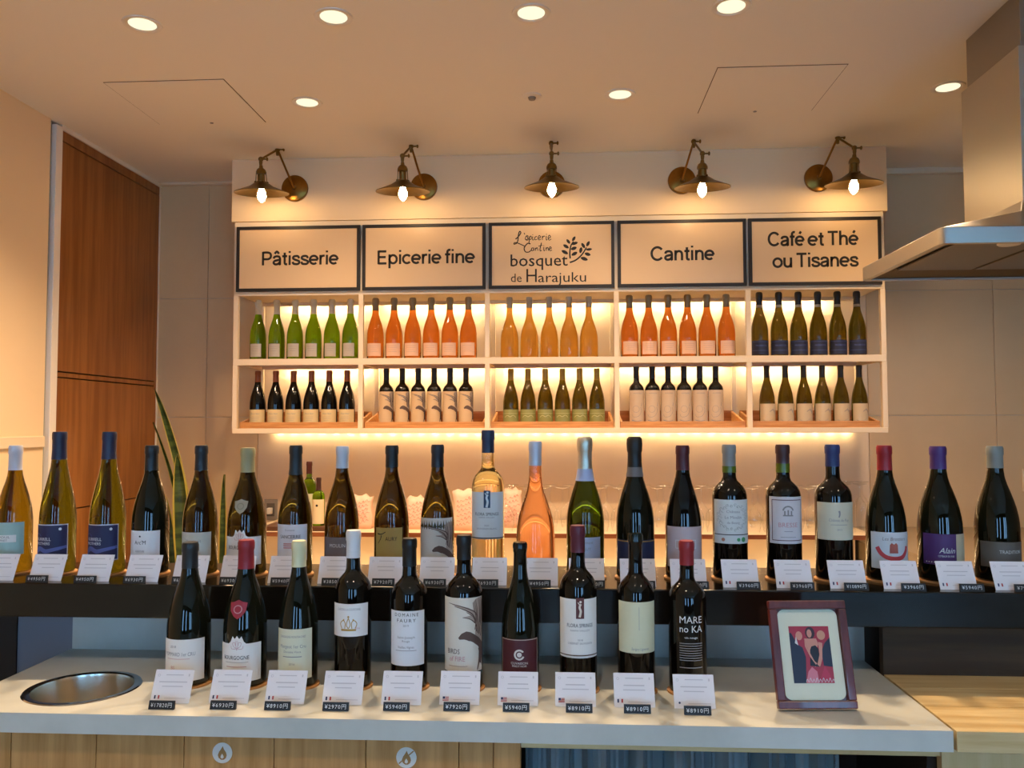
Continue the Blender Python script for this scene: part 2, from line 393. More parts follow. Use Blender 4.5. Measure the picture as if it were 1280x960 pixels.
# ------------------------------------------------------------------ display rack
X0, X1 = -1.693, 1.590; PIT = (X1-X0)/5; ZR0 = EYE-.047; ZRB = EYE-.021; ZM0 = EYE+.303; ZM1 = EYE+.336; ZR1 = EYE+1.048
cols = [(-1.0277, -.0), (-.379,0), (.2722,0), (.9255,0)]
posts = [X0+.011, -1.0277, -.379, .2722, .9255, X1-.011]
rack = thing('display_rack', 'white open-frame wall rack holding signs and two rows of bottles', 'rack', (0, YS, ZR0))
def rk(name, x0, x1, y0, y1, z0, z1, m=M_white): return MB().box(x0, x1, y0-YS, y1-YS, z0-ZR0, z1-ZR0).build(name, m, rack, bevel=.0015)
pw = .0125
for x in posts:
    rk('front_post', x-pw, x+pw, YS, YS+.025, ZRB, ZM0); rk('front_post', x-pw, x+pw, YS, YS+.025, ZM1, EYE+.662); rk('front_post', x-pw, x+pw, YS+.002, YS+.025, EYE+.69, ZR1)
    rk('back_post', x-pw, x+pw, YB-.034, YB-.009, ZRB, ZM0+.01); rk('back_post', x-pw, x+pw, YB-.034, YB-.009, ZM1, EYE+.662)
for z0, z1 in ((ZR0, ZRB), (ZM0, ZM1), (EYE+.662, EYE+.69)):
    rk('front_rail', X0, X1, YS, YS+.025, z0, z1)
rk('top_rail', X0, X1, YS, YS+.025, ZR1-.026, ZR1-.001)
rk('bottom_board', X0, X1, YS+.0251, YB-.035, ZRB-.016, ZRB)
rk('shelf', X0, X1, YS+.0251, YB-.035, ZM1-.014, ZM1)
rk('top_board', X0, X1, YS+.0251, YB-.035, EYE+.674, EYE+.69)
for x in posts: rk('side_rail', x-pw, x+pw, YS+.0251, YB-.0345, ZM1-.03, ZM1-.0145)
# LED strips: rows of diodes near the back wall
M_led = emis('led_diode', (1,.74,.40), P_LED)
M_ledb = mat('led_tape', 'f2ead8', .5)
M_led2 = emis('led_diode_low', (1,.74,.40), P_LED*.28)
def led_strip(x0, x1, y, z, label, grp, step=.08, up=False, dm=None):
    t = thing('led_strip', label, 'light strip', ((x0+x1)/2, y, z), 0, grp)
    sg = 1 if up else -1; w = (x1-x0)/2
    MB().box(-w, w, -.006, .006, min(0, -sg*-.003), max(0, sg*.003)).build('tape', M_ledb, t)
    d = MB(); n = max(2, int((x1-x0)/step))
    for i in range(n):
        x = -w+(i+.5)*(x1-x0)/n
        z0, z1 = (.003, .008) if up else (-.008, -.003)
        d.box(x-.009, x+.009, -.005, .005, z0, z1)
    o = d.build('diode_row', dm or M_led, t); o['kind'] = 'stuff'
SG = ['Pâtisserie', 'Epicerie fine', 'bosquet logo', 'Cantine', 'Café et Thé']
for i in range(5):
    a = posts[i]+.03; b = posts[i+1]-.03
    if i == 0: a = -1.56
    if i == 4: b = 1.45
    led_strip(a, b, YB-.052, EYE+.674, 'warm LED strip above the top bottles under the %s sign' % SG[i], 'LED strips in the rack')
    led_strip(a, b, YB-.052, ZM1-.014, 'warm LED strip above the lower bottles below the %s sign' % SG[i], 'LED strips in the rack')
for z in (EYE+.674, ZM1-.014): rk('valance', X0+.03, X1-.03, YB-.075, YB-.067, z-.019, z)
led_strip(-1.62, 1.56, YB-.022, ZRB-.016, 'long warm LED strip under the rack shining down the wall', 'LED strips under the rack', .079, dm=M_led2)

# signs
SX = [(295.6,450),(453,607),(611,768),(772,933),(936,1102)]
signs = []
for i, (a, b) in enumerate(SX):
    xa = onY(a,320,4.19).x; xb = onY(b,320,4.19).x
    z0, z1 = EYE+.683, EYE+1.0205
    t = thing('sign_board', 'black-framed white sign reading %s above the rack' % ['Pâtisserie','Epicerie fine','bosquet de Harajuku with leaf branch','Cantine','Café et Thé ou Tisanes'][i], 'sign', ((xa+xb)/2, YS-.001, z0), 0, 'black-framed signs on the rack')
    w = (xb-xa)/2; h = z1-z0; f = .016
    MB().box(-w+f, w-f, -.008, 0, f, h-f).build('panel', mat('sign_face', 'e2c096', .25, coat=.3), t)
    MB().box(-w, -w+f, -.012, 0, 0, h).box(w-f, w, -.012, 0, 0, h).box(-w+f, w-f, -.012, 0, 0, f).box(-w+f, w-f, -.012, 0, h-f, h).build('frame', M_black, t)
    signs.append((t, w, h))
def sgn(i): return lambda s, z: (s, -.0088, z)
def sx(i, px, py):   # pixel -> sign-local coordinates
    t, w, h = signs[i]; p = onY(px, py, YS-.009); return p.x-t.location.x, p.z-t.location.z
def sign_text(i, body, pxa, pxb, py, size, **k):
    t = signs[i][0]; a = sx(i, pxa, py); b = sx(i, pxb, py)
    F = Flat().text(body, (a[0]+b[0])/2, a[1], size, width=b[0]-a[0], **k); F.build('lettering', M_ink, t, sgn(i))
# plain grotesque letters drawn as even strokes (x-height 1)
def arc(cx, cy, rx, ry, a0, a1, n=14): return [(cx+rx*math.cos(R(a0+(a1-a0)*k/n)), cy+ry*math.sin(R(a0+(a1-a0)*k/n))) for k in range(n+1)]
EE = [arc(.48,.5,.39,.41,0,312), [(.09,.5),(.87,.5)]]
GLY = {
 'o': (.99, [arc(.495,.5,.395,.41,0,360,20)]), 'c': (.90, [arc(.48,.5,.39,.41,42,318)]), 'e': (.97, EE), 'é': (.97, EE+[[(.46,1.18),(.62,1.42)]]),
 'a': (.93, [[(.13,.68),(.2,.84),(.42,.91),(.66,.86),(.76,.66),(.76,.4),(.76,.09),(.79,0)], [(.76,.56),(.5,.51),(.22,.43),(.12,.25),(.24,.11),(.42,.09),(.62,.16),(.76,.36)]]),
 's': (.87, [[(.76,.68),(.64,.88),(.42,.91),(.2,.85),(.15,.68),(.3,.56),(.55,.47),(.74,.37),(.76,.22),(.62,.1),(.42,.085),(.2,.13),(.1,.32)]]),
 't': (.60, [[(.30,1.28),(.30,.5),(.31,.2),(.40,.09),(.56,.10)], [(.05,.91),(.55,.91)]]), 'i': (.40, [[(.2,0),(.2,1)], [(.2,1.24),(.2,1.43)]]),
 'r': (.62, [[(.18,0),(.18,1)], [(.18,.5),(.24,.78),(.40,.90),(.60,.90)]]), 'p': (1.02, [[(.18,-.42),(.18,1)], arc(.53,.5,.36,.41,0,360,20)]),
 'n': (.98, [[(.18,0),(.18,1)], [(.18,.52),(.26,.80),(.50,.91),(.72,.82),(.80,.6),(.80,0)]]), 'h': (.98, [[(.18,0),(.18,1.43)], [(.18,.52),(.26,.80),(.50,.91),(.72,.82),(.80,.6),(.80,0)]]),
 'u': (.98, [[(.17,1),(.17,.4),(.25,.18),(.47,.09),(.71,.2),(.79,.48)], [(.79,0),(.79,1)]]), 'f': (.58, [[(.27,0),(.27,1.05),(.32,1.28),(.44,1.36),(.58,1.34)], [(.04,.91),(.55,.91)]]),
 'P': (1.15, [[(.2,0),(.2,1.4)], [(.2,1.31),(.68,1.31),(.93,1.2),(.99,.97),(.93,.75),(.68,.63),(.2,.63)]]), 'E': (1.10, [[(.2,0),(.2,1.4)], [(.2,.09),(.98,.09)], [(.2,.73),(.90,.73)], [(.2,1.31),(.96,1.31)]]),
 'C': (1.30, [arc(.66,.7,.55,.615,38,322,18)]), 'T': (1.08, [[(.54,0),(.54,1.31)], [(.04,1.31),(1.04,1.31)]]), ' ': (.46, []) }
GLY['â'] = (GLY['a'][0], GLY['a'][1]+[[(.22,1.17),(.44,1.40),(.66,1.17)]])
def sign_word(i, body, pxa, pxb, pyb, xpx):
    """word set between two pixels on a baseline pixel, x-height in pixels"""
    t = signs[i][0]; a = sx(i, pxa, pyb); b = sx(i, pxb, pyb); xh = xpx*YS/FPX
    tot = sum(GLY[c][0] for c in body)-.2; k = (b[0]-a[0])/tot; x = a[0]-.1*k; F = Flat()
    for ch in body:
        for st_ in GLY[ch][1]:
            pts = [(x+u*k, a[1]+v*xh) for u, v in st_]
            if len(pts) == 2: pts = [pts[0], ((pts[0][0]+pts[1][0])/2, (pts[0][1]+pts[1][1])/2), pts[1]]
            F.stroke(pts, .23*xh)
        x += GLY[ch][0]*k
    F.build('lettering', M_ink, t, sgn(i))
sign_word(0, 'Pâtisserie', 327.5, 422, 331.8, 12.6)
sign_word(1, 'Epicerie', 472, 550.5, 330.5, 12.6); sign_word(1, 'fine', 557, 592.5, 329.2, 12.6)
sign_word(3, 'Cantine', 814.5, 892, 326, 12.8)
sign_word(4, 'Café', 961, 1004.5, 307.8, 12.6); sign_word(4, 'et', 1011, 1029, 307.2, 12.6); sign_word(4, 'Thé', 1035.5, 1072, 306.6, 12.6)
sign_word(4, 'ou', 967, 990, 334.8, 12.6); sign_word(4, 'Tisanes', 996.5, 1072, 334, 12.6)
sign_text(2, 'bosquet', 637.5, 709, 326.5, .088, bold=.0004)
sign_text(2, 'de', 638.5, 652, 348, .062)
sign_text(2, 'H', 658, 671, 345.5, .098)
sign_text(2, 'arajuku', 673, 733, 347.5, .072)
# hand-lettered words and the leaf branch of the logo
LG = Flat(); BR = Flat()
def gp(*pts): return [sx(2, 610+x/8, 275+y/8) for x, y in pts]     # pixel of the 8x study crop
for pts, w in [(((275,192),(300,170),(328,130),(316,114),(304,150),(300,200),(286,232),(260,242),(268,226),(310,236),(372,264)), .006),   # L
               (((362,130),(368,145)), .005), (((385,165),(400,175),(385,200),(372,185),(388,155),(405,165)), .0045),
               (((372,196),(395,203),(410,180)), .004), (((415,165),(410,235)), .005), (((412,175),(430,160),(432,190),(412,198)), .0045),
               (((447,165),(447,200),(460,195)), .0045), (((446,145),(449,150)), .005), (((490,165),(470,172),(470,198),(492,192)), .0045),
               (((503,185),(525,172),(512,155),(500,180),(510,200),(530,190)), .0045), (((542,160),(544,200)), .0045), (((544,175),(560,160),(568,168)), .0045),
               (((583,160),(583,200),(594,195)), .0045), (((583,140),(586,146)), .005), (((603,185),(625,170),(612,152),(600,180),(612,202),(632,190)), .0045),
               (((425,240),(395,235),(362,280),(375,318),(410,320),(432,300)), .006), (((455,280),(437,283),(437,306),(457,300),(458,278),(463,307)), .0045),
               (((475,278),(477,308)), .0045), (((477,290),(492,277),(500,308)), .0045), (((535,228),(520,290),(524,310),(536,303)), .005), (((505,262),(545,252)), .004),
               (((558,272),(560,308),(568,302)), .0045), (((556,255),(559,260)), .005), (((580,275),(582,308)), .0045), (((582,288),(597,275),(604,308)), .0045),
               (((613,292),(633,282),(622,268),(610,288),(620,308),(640,300)), .0045),
               (((818,425),(880,400),(940,345),(985,275)), .0085), (((822,385),(818,330),(828,260),(855,215)), .008)]:
    (LG if w < .007 else BR).stroke(gp(*pts), w, w*.75)
for x, y, a, L, w in [(768,322,-28,74,34),(780,264,-32,66,32),(803,215,-52,56,28),(858,188,58,56,28),(866,234,18,68,30),(858,284,20,62,34),(864,338,28,66,34),
                      (928,302,78,62,32),(952,256,-58,60,30),(1000,238,62,60,30),(1010,294,6,62,26),(996,342,-16,62,34),(962,388,-18,76,36)]:
    ca, sa = math.cos(R(-a)), math.sin(R(-a)); pts = []
    for k in range(12):
        u = k/12*2*math.pi; ex = L/2*math.cos(u); ey = w/2*math.sin(u)*abs(math.sin(u))**.35
        pts.append((x+ca*ex-sa*ey, y+sa*ex+ca*ey))
    Flat().poly(gp(*pts)).build('leaf_print', M_ink, signs[2][0], sgn(2))
LG.build('script_lettering', M_ink, signs[2][0], sgn(2))['kind'] = 'stuff'; BR.build('branch_print', M_ink, signs[2][0], sgn(2))

# ------------------------------------------------------------------ bottles
PROF = {
 'bordeaux': [(.8,0),(.96,.004),(1,.014),(1,.60),(.985,.625),(.93,.655),(.80,.685),(.60,.712),(.46,.73),(.395,.752),(.375,.80),(.365,.93),(.40,.94),(.40,.985),(.37,1)],
 'burgundy': [(.85,0),(.96,.005),(1,.015),(1,.38),(.985,.43),(.945,.48),(.87,.54),(.76,.60),(.63,.66),(.50,.715),(.41,.765),(.36,.82),(.345,.93),(.375,.94),(.375,.985),(.345,1)],
 'champagne': [(.85,0),(.96,.005),(1,.015),(1,.36),(.985,.42),(.93,.48),(.83,.54),(.70,.60),(.56,.655),(.455,.705),(.395,.755),(.362,.82),(.352,.885),(.39,.90),(.41,.95),(.39,.985),(.3,1)],
 'flute': [(.85,0),(.96,.005),(1,.015),(1,.37),(.98,.42),(.92,.48),(.82,.55),(.69,.62),(.56,.69),(.46,.75),(.41,.81),(.385,.87),(.38,.94),(.4,.95),(.4,.99),(.38,1)],
 'curvy': [(.85,0),(.96,.008),(1,.03),(1,.20),(.99,.28),(.96,.36),(.87,.44),(.73,.51),(.57,.575),(.44,.635),(.36,.695),(.325,.75),(.31,.93),(.33,.94),(.33,.985),(.31,1)],
}
def prof(kind, H, Rr): return [(r*Rr, z*H) for r, z in PROF[kind]]
def rad(pf, z):
    for (r0,z0),(r1,z1) in zip(pf, pf[1:]):
        if z0 <= z <= z1: return r0+(r1-r0)*(z-z0)/((z1-z0) or 1)
    return pf[-1][0]
def body_mesh(pf, m, seg): return MB().lathe([(0,pf[0][1]+.002)]+pf+[(0,pf[-1][1])], seg).mesh('glass_body', m, True)
def cap_mesh(pf, m, z0, seg, off=.0006, name='capsule', z1=None):
    top = pf[-1][1] if z1 is None else z1
    zz = sorted({z0, top}|{z for r, z in pf if z0 < z < top})
    P = [(rad(pf,z)+off, z) for z in zz]
    if z1 is None: P[-1] = (P[-1][0]-off, P[-1][1]+off); P.append((0, top+off))
    return MB().lathe(P, seg).mesh(name, m, True)
def wrapT(pf, off, rot=0):
    """(s,z) on label -> point on the bottle skin, s measured along the girth, 0 facing -Y"""
    Rm = max(r for r, z in pf)
    def T(s, z):
        r = rad(pf, z)+off; a = -math.pi/2+rot+s/Rm; return (r*math.cos(a), r*math.sin(a), z)
    return T
def label_mesh(pf, m, hw, z0, z1, rot=0, off=.0004, bump=None, n=22):
    """curved paper label; bump(s)-> extra height of the top edge"""
    T = wrapT(pf, off, rot); F = Flat(); mz = 3
    for i in range(n):
        a = -hw+2*hw*i/n; b = -hw+2*hw*(i+1)/n
        ta = z1+(bump(a) if bump else 0); tb = z1+(bump(b) if bump else 0)
        for k in range(mz):
            F.poly([(a,z0+(ta-z0)*k/mz),(b,z0+(tb-z0)*k/mz),(b,z0+(tb-z0)*(k+1)/mz),(a,z0+(ta-z0)*(k+1)/mz)])
    me = F.mesh('label', m, T); me.polygons.foreach_set('use_smooth', [True]*len(me.polygons)); return me
def glass(name, col, dark=False, ior=1.38):
    if dark: return mat(name, col, .03, spec=.5)
    return mat(name, col, .0, trans=1, ior=ior)
G_red = glass('red_wine_glass', '0a0908', True)
G_black = glass('dark_green_glass', '10130c', True)
G_olive = glass('olive_glass', (.17,.135,.010)); G_olive2 = glass('ledge_olive_glass', (.105,.105,.006)); G_olived = glass('dark_olive_glass', (.030,.026,.006)); G_brown = glass('brown_olive_glass', (.045,.031,.004))
G_green = glass('green_glass', (.20,.44,.004)); G_greend = glass('deep_green_glass', (.035,.065,.004))
G_rose = glass('rose_wine', (.95,.48,.26)); G_pale = glass('pale_wine', (.96,.86,.50)); G_yel = glass('yellow_wine', (.21,.15,.008))
G_org = glass('orange_rose_wine', (1,.33,.05)); G_amb = glass('amber_wine', (1,.58,.12))
paper = lambda h: mat('label_paper_'+h, h, .55)
foil = lambda h, mt=0, r=.4: mat('foil_%s_%d' % (h, mt*10), h, r, mt)
M_cork = mat('cork_coaster', 'c08a52', .6)
M_gold = mat('gold_print', 'b8924a', .4, .4)
M_pinkink = mat('pink_print', 'c58e90', .7)
M_eagle = mat('sepia_print', '5a4740', .7); M_eagle2 = mat('light_sepia_print', 'a8978a', .7)

EAG_D = [([(392,405),(430,412),(470,425),(505,445),(520,470)],.0008,.003), ([(420,418),(460,432),(495,455),(512,490)],.0008,.003), ([(455,470),(485,478),(510,500)],.0008,.0025),
         ([(510,388),(518,430),(520,480),(515,540)],.0007,.003), ([(526,382),(533,430),(531,490),(522,548)],.0008,.003), ([(541,380),(546,430),(541,495),(530,555)],.001,.003), ([(499,402),(508,440),(512,490),(508,530)],.0006,.002),
         ([(462,552),(500,560),(525,580),(548,604)],.004,.006), ([(535,600),(541,640),(531,680),(520,722)],.006,.0015), ([(549,600),(551,650),(545,705)],.004,.001), ([(439,566),(462,570),(486,580)],.001,.003)]
EAG_L = [([(505,395),(514,440),(517,500)],.0006,.0016), ([(533,385),(539,440),(536,500)],.0006,.0018), ([(549,392),(552,450),(549,520),(540,565)],.001,.0028), ([(480,575),(512,590),(538,620)],.003,.006), ([(528,620),(535,660),(526,700)],.003,.001), ([(470,445),(500,470),(516,520)],.0008,.002)]
def eagle(hw, z0, z1, low=False):
    """bird with raised wing: dark and light tapered strokes on a label of half-girth hw"""
    def u(x, y):
        v = 1-(y-378)/352
        if low and v > .5: v = .5+(v-.5)*.9
        return (hw*(x-451)/104, z0+v*(z1-z0))
    A, B = Flat(), Flat(); q = (z1-z0)/.145
    for p_, a, b in EAG_D: A.stroke([u(*k) for k in p_], a*q, b*q)
    A.poly([u(*k) for k in [(437,566),(450,546),(470,535),(488,540),(505,552),(530,572),(552,598),(552,628),(525,612),(500,590),(480,578),(462,573),(442,574)]])
    A.poly([u(*k) for k in [(530,600),(552,606),(551,650),(546,700),(534,690),(522,724),(528,670)]])
    for p_, a, b in EAG_L: A.stroke([u(*k) for k in p_], a*q, b*q)
    B.poly([u(*k) for k in [(396,404),(440,412),(478,424),(500,440),(497,402),(512,386),(530,380),(552,378),(552,600),(530,580),(508,556),(514,500),(490,478),(455,468),(488,462),(470,440),(430,420)]])
    return A, B
def lines(F, xs, zc, n, dz, w, th=.0007):
    for i in range(n): F.rect(xs-w*(1-.25*(i%3==2)), xs+w*(1-.25*(i%3==2)), zc-i*dz-th/2, zc-i*dz+th/2, 6)
    return F
class Px:
    """label layout in photo pixels, turned into metres on the bottle"""
    def __init__(s, k, base): s.k = k; s.b = base
    def z(s, y): return s.b-(y-530)*s.k-.004
    def t(s, body, y, h, w=None, dx=0, F=None, **kw): return (F or Flat()).text(body, dx*s.k, s.z(y), h*s.k/.7, width=w*s.k if w else None, **kw)
    def ln(s, ys, w, dx=0, th=.8, F=None):
        F = F or Flat()
        for y in ys: F.rect((dx-w/2)*s.k, (dx+w/2)*s.k, s.z(y)-th*s.k/2, s.z(y)+th*s.k/2, 8)
        return F
    def box(s, x0, x1, y0, y1, F=None): return (F or Flat()).rect(x0*s.k, x1*s.k, s.z(y1), s.z(y0), 8)
    def frame(s, x0, x1, y0, y1, w):
        F = s.box(x0, x1, y0, y0+w); s.box(x0, x1, y1-w, y1, F); s.box(x0, x0+w, y0, y1, F); return s.box(x1-w, x1, y0, y1, F)
    def dots(s, L, F=None):
        F = F or Flat()
        for x, y, r in L: F.disc(x*s.k, s.z(y), r*s.k, 14)
        return F
    def st(s, pts, w0, w1=None, F=None): return (F or Flat()).stroke([(x*s.k, s.z(y)) for x, y in pts], w0*s.k, (w1 if w1 is not None else w0)*s.k)
    def pl(s, pts, F=None): return (F or Flat()).poly([(x*s.k, s.z(y)) for x, y in pts])

def bottle(x, y, zb, kind, H, Rr, gm, label, cap=None, cz=None, lab=None, prints=(), shield=None, band=None, group=None, seg=36, bump=None, name='wine_bottle', dz=0):
    """cz, lab and band heights in metres above the bottle base"""
    pf = prof(kind, H, Rr); t = thing(name, label, 'bottle', (x,y,zb), 0, group)
    for F in {id(F): F for F, m in prints}.values(): F.v = [(a, b+dz) for a, b in F.v]
    if cz: cz += dz
    if shield: shield = (shield[0]+dz,)+shield[1:]
    if band: band = (band[0]+dz, band[1]+dz, band[2])
    link('glass_body', body_mesh(pf, gm, seg), t)
    if cap: link('capsule', cap_mesh(pf, cap, cz, seg), t)
    L = None
    if lab:
        hw, z0, z1, m = lab; z0 += dz; z1 += dz; L = link('label', label_mesh(pf, m, hw*Rr, z0, z1, bump=bump), t)
    for k_, (F, m) in enumerate(prints): link('label_print', F.mesh('label_print', m, wrapT(pf, .0008+.00025*k_), .005), L or t)
    if shield:
        zc, rr, m, mi = shield
        F = Flat(); F.poly([(-rr,zc+rr*.75),(-rr*.5,zc+rr*.85),(0,zc+rr*1.1),(rr*.5,zc+rr*.85),(rr,zc+rr*.75),(rr*.9,zc-.2*rr),(rr*.45,zc-.85*rr),(0,zc-1.15*rr),(-rr*.45,zc-.85*rr),(-rr*.9,zc-.2*rr)])
        Tw = wrapT(pf, .0028); T2 = wrapT(pf, .0036)
        F.build('shoulder_seal', m, t, lambda s, z: Tw(s*Rr/rad(pf,z), z))
        Flat().ring(0, zc, rr*.38, rr*.5).build('seal_print', mi, t, lambda s, z: T2(s*Rr/rad(pf,z), z))
    if band:
        a, b, m = band; link('neck_band', cap_mesh(pf, m, a, seg, .0009, 'neck_band', b), t)
    return t
def coaster(x, y, z, r, label, group):
    o = MB().lathe([(0,0),(r,0),(r+.0005,.002),(r,.004),(0,.004)], 32).build('coaster', M_cork, None, True, loc=(x,y,z)); tag(o, label, 'coaster', group)
def emblem(zc, r):
    F = Flat()
    for k in (-1, 1):
        F.stroke([(0,zc-r),(k*r*.2,zc),(k*r*.15,zc+r)], .0008); F.stroke([(k*r*.1,zc-.6*r),(k*r*.7,zc-.2*r),(k*r*.9,zc+.5*r),(k*r*.4,zc+.6*r),(k*r*.35,zc)], .0008)
        F.stroke([(k*r*.2,zc-.7*r),(k*r*1.1,zc-.7*r),(k*r*1.3,zc-.1*r)], .0008)
    return F
def bumpf(w, h):
    return lambda s: h*max(0, min(1, (w-abs(s))/(w*.35)))*(1+.25*math.cos(s/w*math.pi*3)) if abs(s) < w else 0

# --- front row on the stone counter
YB1 = 1.70; A1 = Px(1.66/FPX, .53)
FN = ['Pommard bottle','red-capsule Bourgogne bottle','cream-capsule bottle','gold crown bottle','Domaine Faury bottle','tall eagle-label bottle','maroon-label bottle','maroon-capsule Flora Springs bottle','plain cream-label bottle','MARE no KA bottle']
FR = [(238,678),(308,675),(374,676),(442,663),(512,673),(580,669),(650,678),(722,657),(794,667),(858,676)]
def fbx(i, kind, Rr, gm, label, cy=None, lab=None, **k):
    px, py = FR[i]; p = onY(px, py, YB1); H = p.z-ZT-.004
    coaster(p.x, YB1, ZT, Rr+.004, 'round cork coaster under the '+FN[i], 'coasters on the stone counter')
    if lab: lab = (lab[0], A1.z(lab[2]), A1.z(lab[1]), lab[3])
    return bottle(p.x, YB1, ZT+.004, kind, H, Rr, gm, label, cz=A1.z(cy) if cy else None, lab=lab, dz=onY(px, 790, YB1-Rr).z-ZT-.004-A1.z(790), **k)
fbx(0, 'burgundy', .0435, G_black, 'dark burgundy bottle with black capsule and Pommard 1er Cru label', cap=foil('23282a'), cy=714, lab=(1.18,800,852,paper('e9e6e0')),
    prints=[(A1.t('POMMARD 1er CRU',818.5,4.6,41,-1), M_grey), (A1.t('2018',809,3,None,-8), M_grey), (A1.ln((824,),30,-2,.5), M_pinkink), (A1.t('BS',835,4,None,-8), M_pinkink)])
fbx(1, 'burgundy', .0435, G_black, 'dark burgundy bottle with red capsule, red shoulder seal and Bourgogne label', cap=foil('8c2530'), cy=715, lab=(1.15,805,852,paper('ebe8e3')), bump=bumpf(.0155,.0125),
    prints=[(emblem(A1.z(807),.0095), M_pinkink), (A1.t('BOURGOGNE',822.5,4.8,34,-2), M_ink), (A1.ln((828,),30,-1,.5), M_grey), (A1.ln((833.5,),26,-1,.8), M_pinkink)], shield=(A1.z(762.5),.0165,foil('a02a38'),M_pinkink))
fbx(2, 'burgundy', .0395, G_black, 'slim dark bottle with cream capsule and tall cream label', cap=foil('d3d3ad'), cy=712.5, lab=(1.05,787,849,paper('dcdcc2')),
    prints=[(A1.t('CHASSAGNE-MONTRACHET',796.5,2.8,34), M_grey), (A1.t('Morgeot 1er Cru',808.5,4.2,34), M_grey), (A1.t('Domaine Vieux',815,2.8,22), M_grey), (A1.ln((821,),24,0,1), M_grey), (A1.t('2016',830,2.6), M_grey)])
c0 = 781; crown = A1.box(-9.5,9.5,c0+5.5,c0+8)
A1.dots([(0,c0-9.5,1.3),(-6,c0-5.8,1),(6,c0-5.8,1)], crown)
for k in (-1,1):
    A1.st([(k*8.5,c0+5),(k*10.5,c0-1),(k*7,c0-5),(k*4,c0-2),(k*4.5,c0+5)], 1, None, crown); A1.st([(0,c0+5),(k*2.4,c0),(0,c0-8)], 1, None, crown)
fbx(3, 'bordeaux', .0370, G_red, 'dark bordeaux bottle with white capsule and gold crown label', cap=foil('d9dde2'), cy=701, lab=(1.15,755.5,796,paper('e9e8e6')),
    prints=[(crown, M_gold), (A1.t('CHÂTEAU LA COURONNE',762.5,3,30), M_grey), (A1.t('2016',786,2.4,None,11), M_pinkink)])
fbx(4, 'bordeaux', .0370, G_red, 'dark bordeaux bottle with black capsule and Domaine Faury label', cap=foil('17191a'), cy=712, lab=(1.1,764.5,832,paper('e3e6ea')),
    prints=[(A1.t('DOMAINE',769.5,4.2,31,0,spacing=1.4), M_ink), (A1.t('FAURY',776.5,4.2,24,0,spacing=1.4), M_ink), (A1.t('2019',782.5,2.6), M_grey), (A1.t('Saint-Joseph',797,3,22), M_grey), (A1.t('Rouge',801.5,2.6), M_grey), (A1.t('Vieilles Vignes',809,3,20), M_grey), (A1.ln((813,),26,0,.6), M_grey)])
ea = eagle(1.30*.038, A1.z(840), A1.z(748.5))
fbx(5, 'bordeaux', .0380, G_red, 'dark bordeaux bottle with black capsule and tall eagle label', cap=foil('1c1d1e'), cy=704, lab=(1.30,748.5,840,paper('d9d2c4')),
    prints=[(ea[1], M_eagle2), (ea[0], M_eagle), (A1.t('BIRDS',814.5,6,17,-11), M_eagle), (A1.t('of FIRE',823.5,6,20,-6), M_pinkink), (A1.ln((832,),24,-5,.7), M_eagle2)])
logo7 = A1.t('CUVAISON',828.5,2.8,21); A1.t('PINOT NOIR',832,2.4,18,0,logo7); logo7.ring(0,A1.z(818),4.4*A1.k,6.6*A1.k,.6,5.9); A1.dots([(0,818,3)], logo7)
fbx(6, 'burgundy', .0380, G_black, 'slim dark bottle with bare black neck and maroon label', cap=foil('14181c', 0, .2), cy=690, lab=(1.12,799,856,paper('4e1d25')), prints=[(logo7, paper('d8cfc6')), (A1.frame(-26,26,799.5,855,.9), paper('b9a89a'))])
def figure_w(A, yc, x=0):
    F = A.st([(x+1,yc-6),(x-.6,yc-2),(x+.8,yc+3),(x-.6,yc+10)], 2.4, 2.8); A.dots([(x+.6,yc-8.5,1.5)], F); return A.st([(x-.6,yc-5),(x-2.6,yc-8)], 1, None, F)
fbx(7, 'bordeaux', .0375, G_red, 'dark bordeaux bottle with maroon capsule and Flora Springs label', cap=foil('5b2433'), cy=695.5, lab=(1.25,750,822,paper('e7e5df')),
    prints=[(A1.box(-3,7,748.5,774), paper('5a2f30')), (figure_w(A1,762,2), paper('dcd3c4')), (A1.t('FLORA SPRINGS',782.5,4.6,33,2), M_ink), (A1.t('NAPA VALLEY',788.5,2.2,24,2), M_grey), (A1.t('2018',800,2.2,None,2), M_grey), (A1.t('CABERNET SAUVIGNON',804,2.6,30,2), M_grey), (A1.ln((818.5,),55,0,1.3), paper('5a4030'))])
sg9 = A1.t('Savigny Ligneres',811,3.2,22,3,shear=.3)
fbx(8, 'bordeaux', .0370, G_red, 'dark bordeaux bottle with bare dark neck and plain pale cream label', cap=foil('16201f', 0, .15), cy=682, lab=(1.2,754,816,paper('d5d3b2')), prints=[(sg9, M_grey), (A1.box(1.6,2,760,788), M_grey)])
fbx(9, 'bordeaux', .0370, G_red, 'dark bottle with bright red capsule and white printed MARE no KA lettering', cap=foil('8f2830'), cy=712,
    prints=[(A1.t('MARE',776,8.3,28,1), M_tagw), (A1.t('no KA',787,8.3,28,1), M_tagw), (A1.t('vin rouge',797,2.6,16,1), M_tagw), (A1.ln(tuple(804+2.9*k for k in range(8)),28,1,1.0), M_grey), (A1.ln((833,),28,1,1.2), M_grey)])

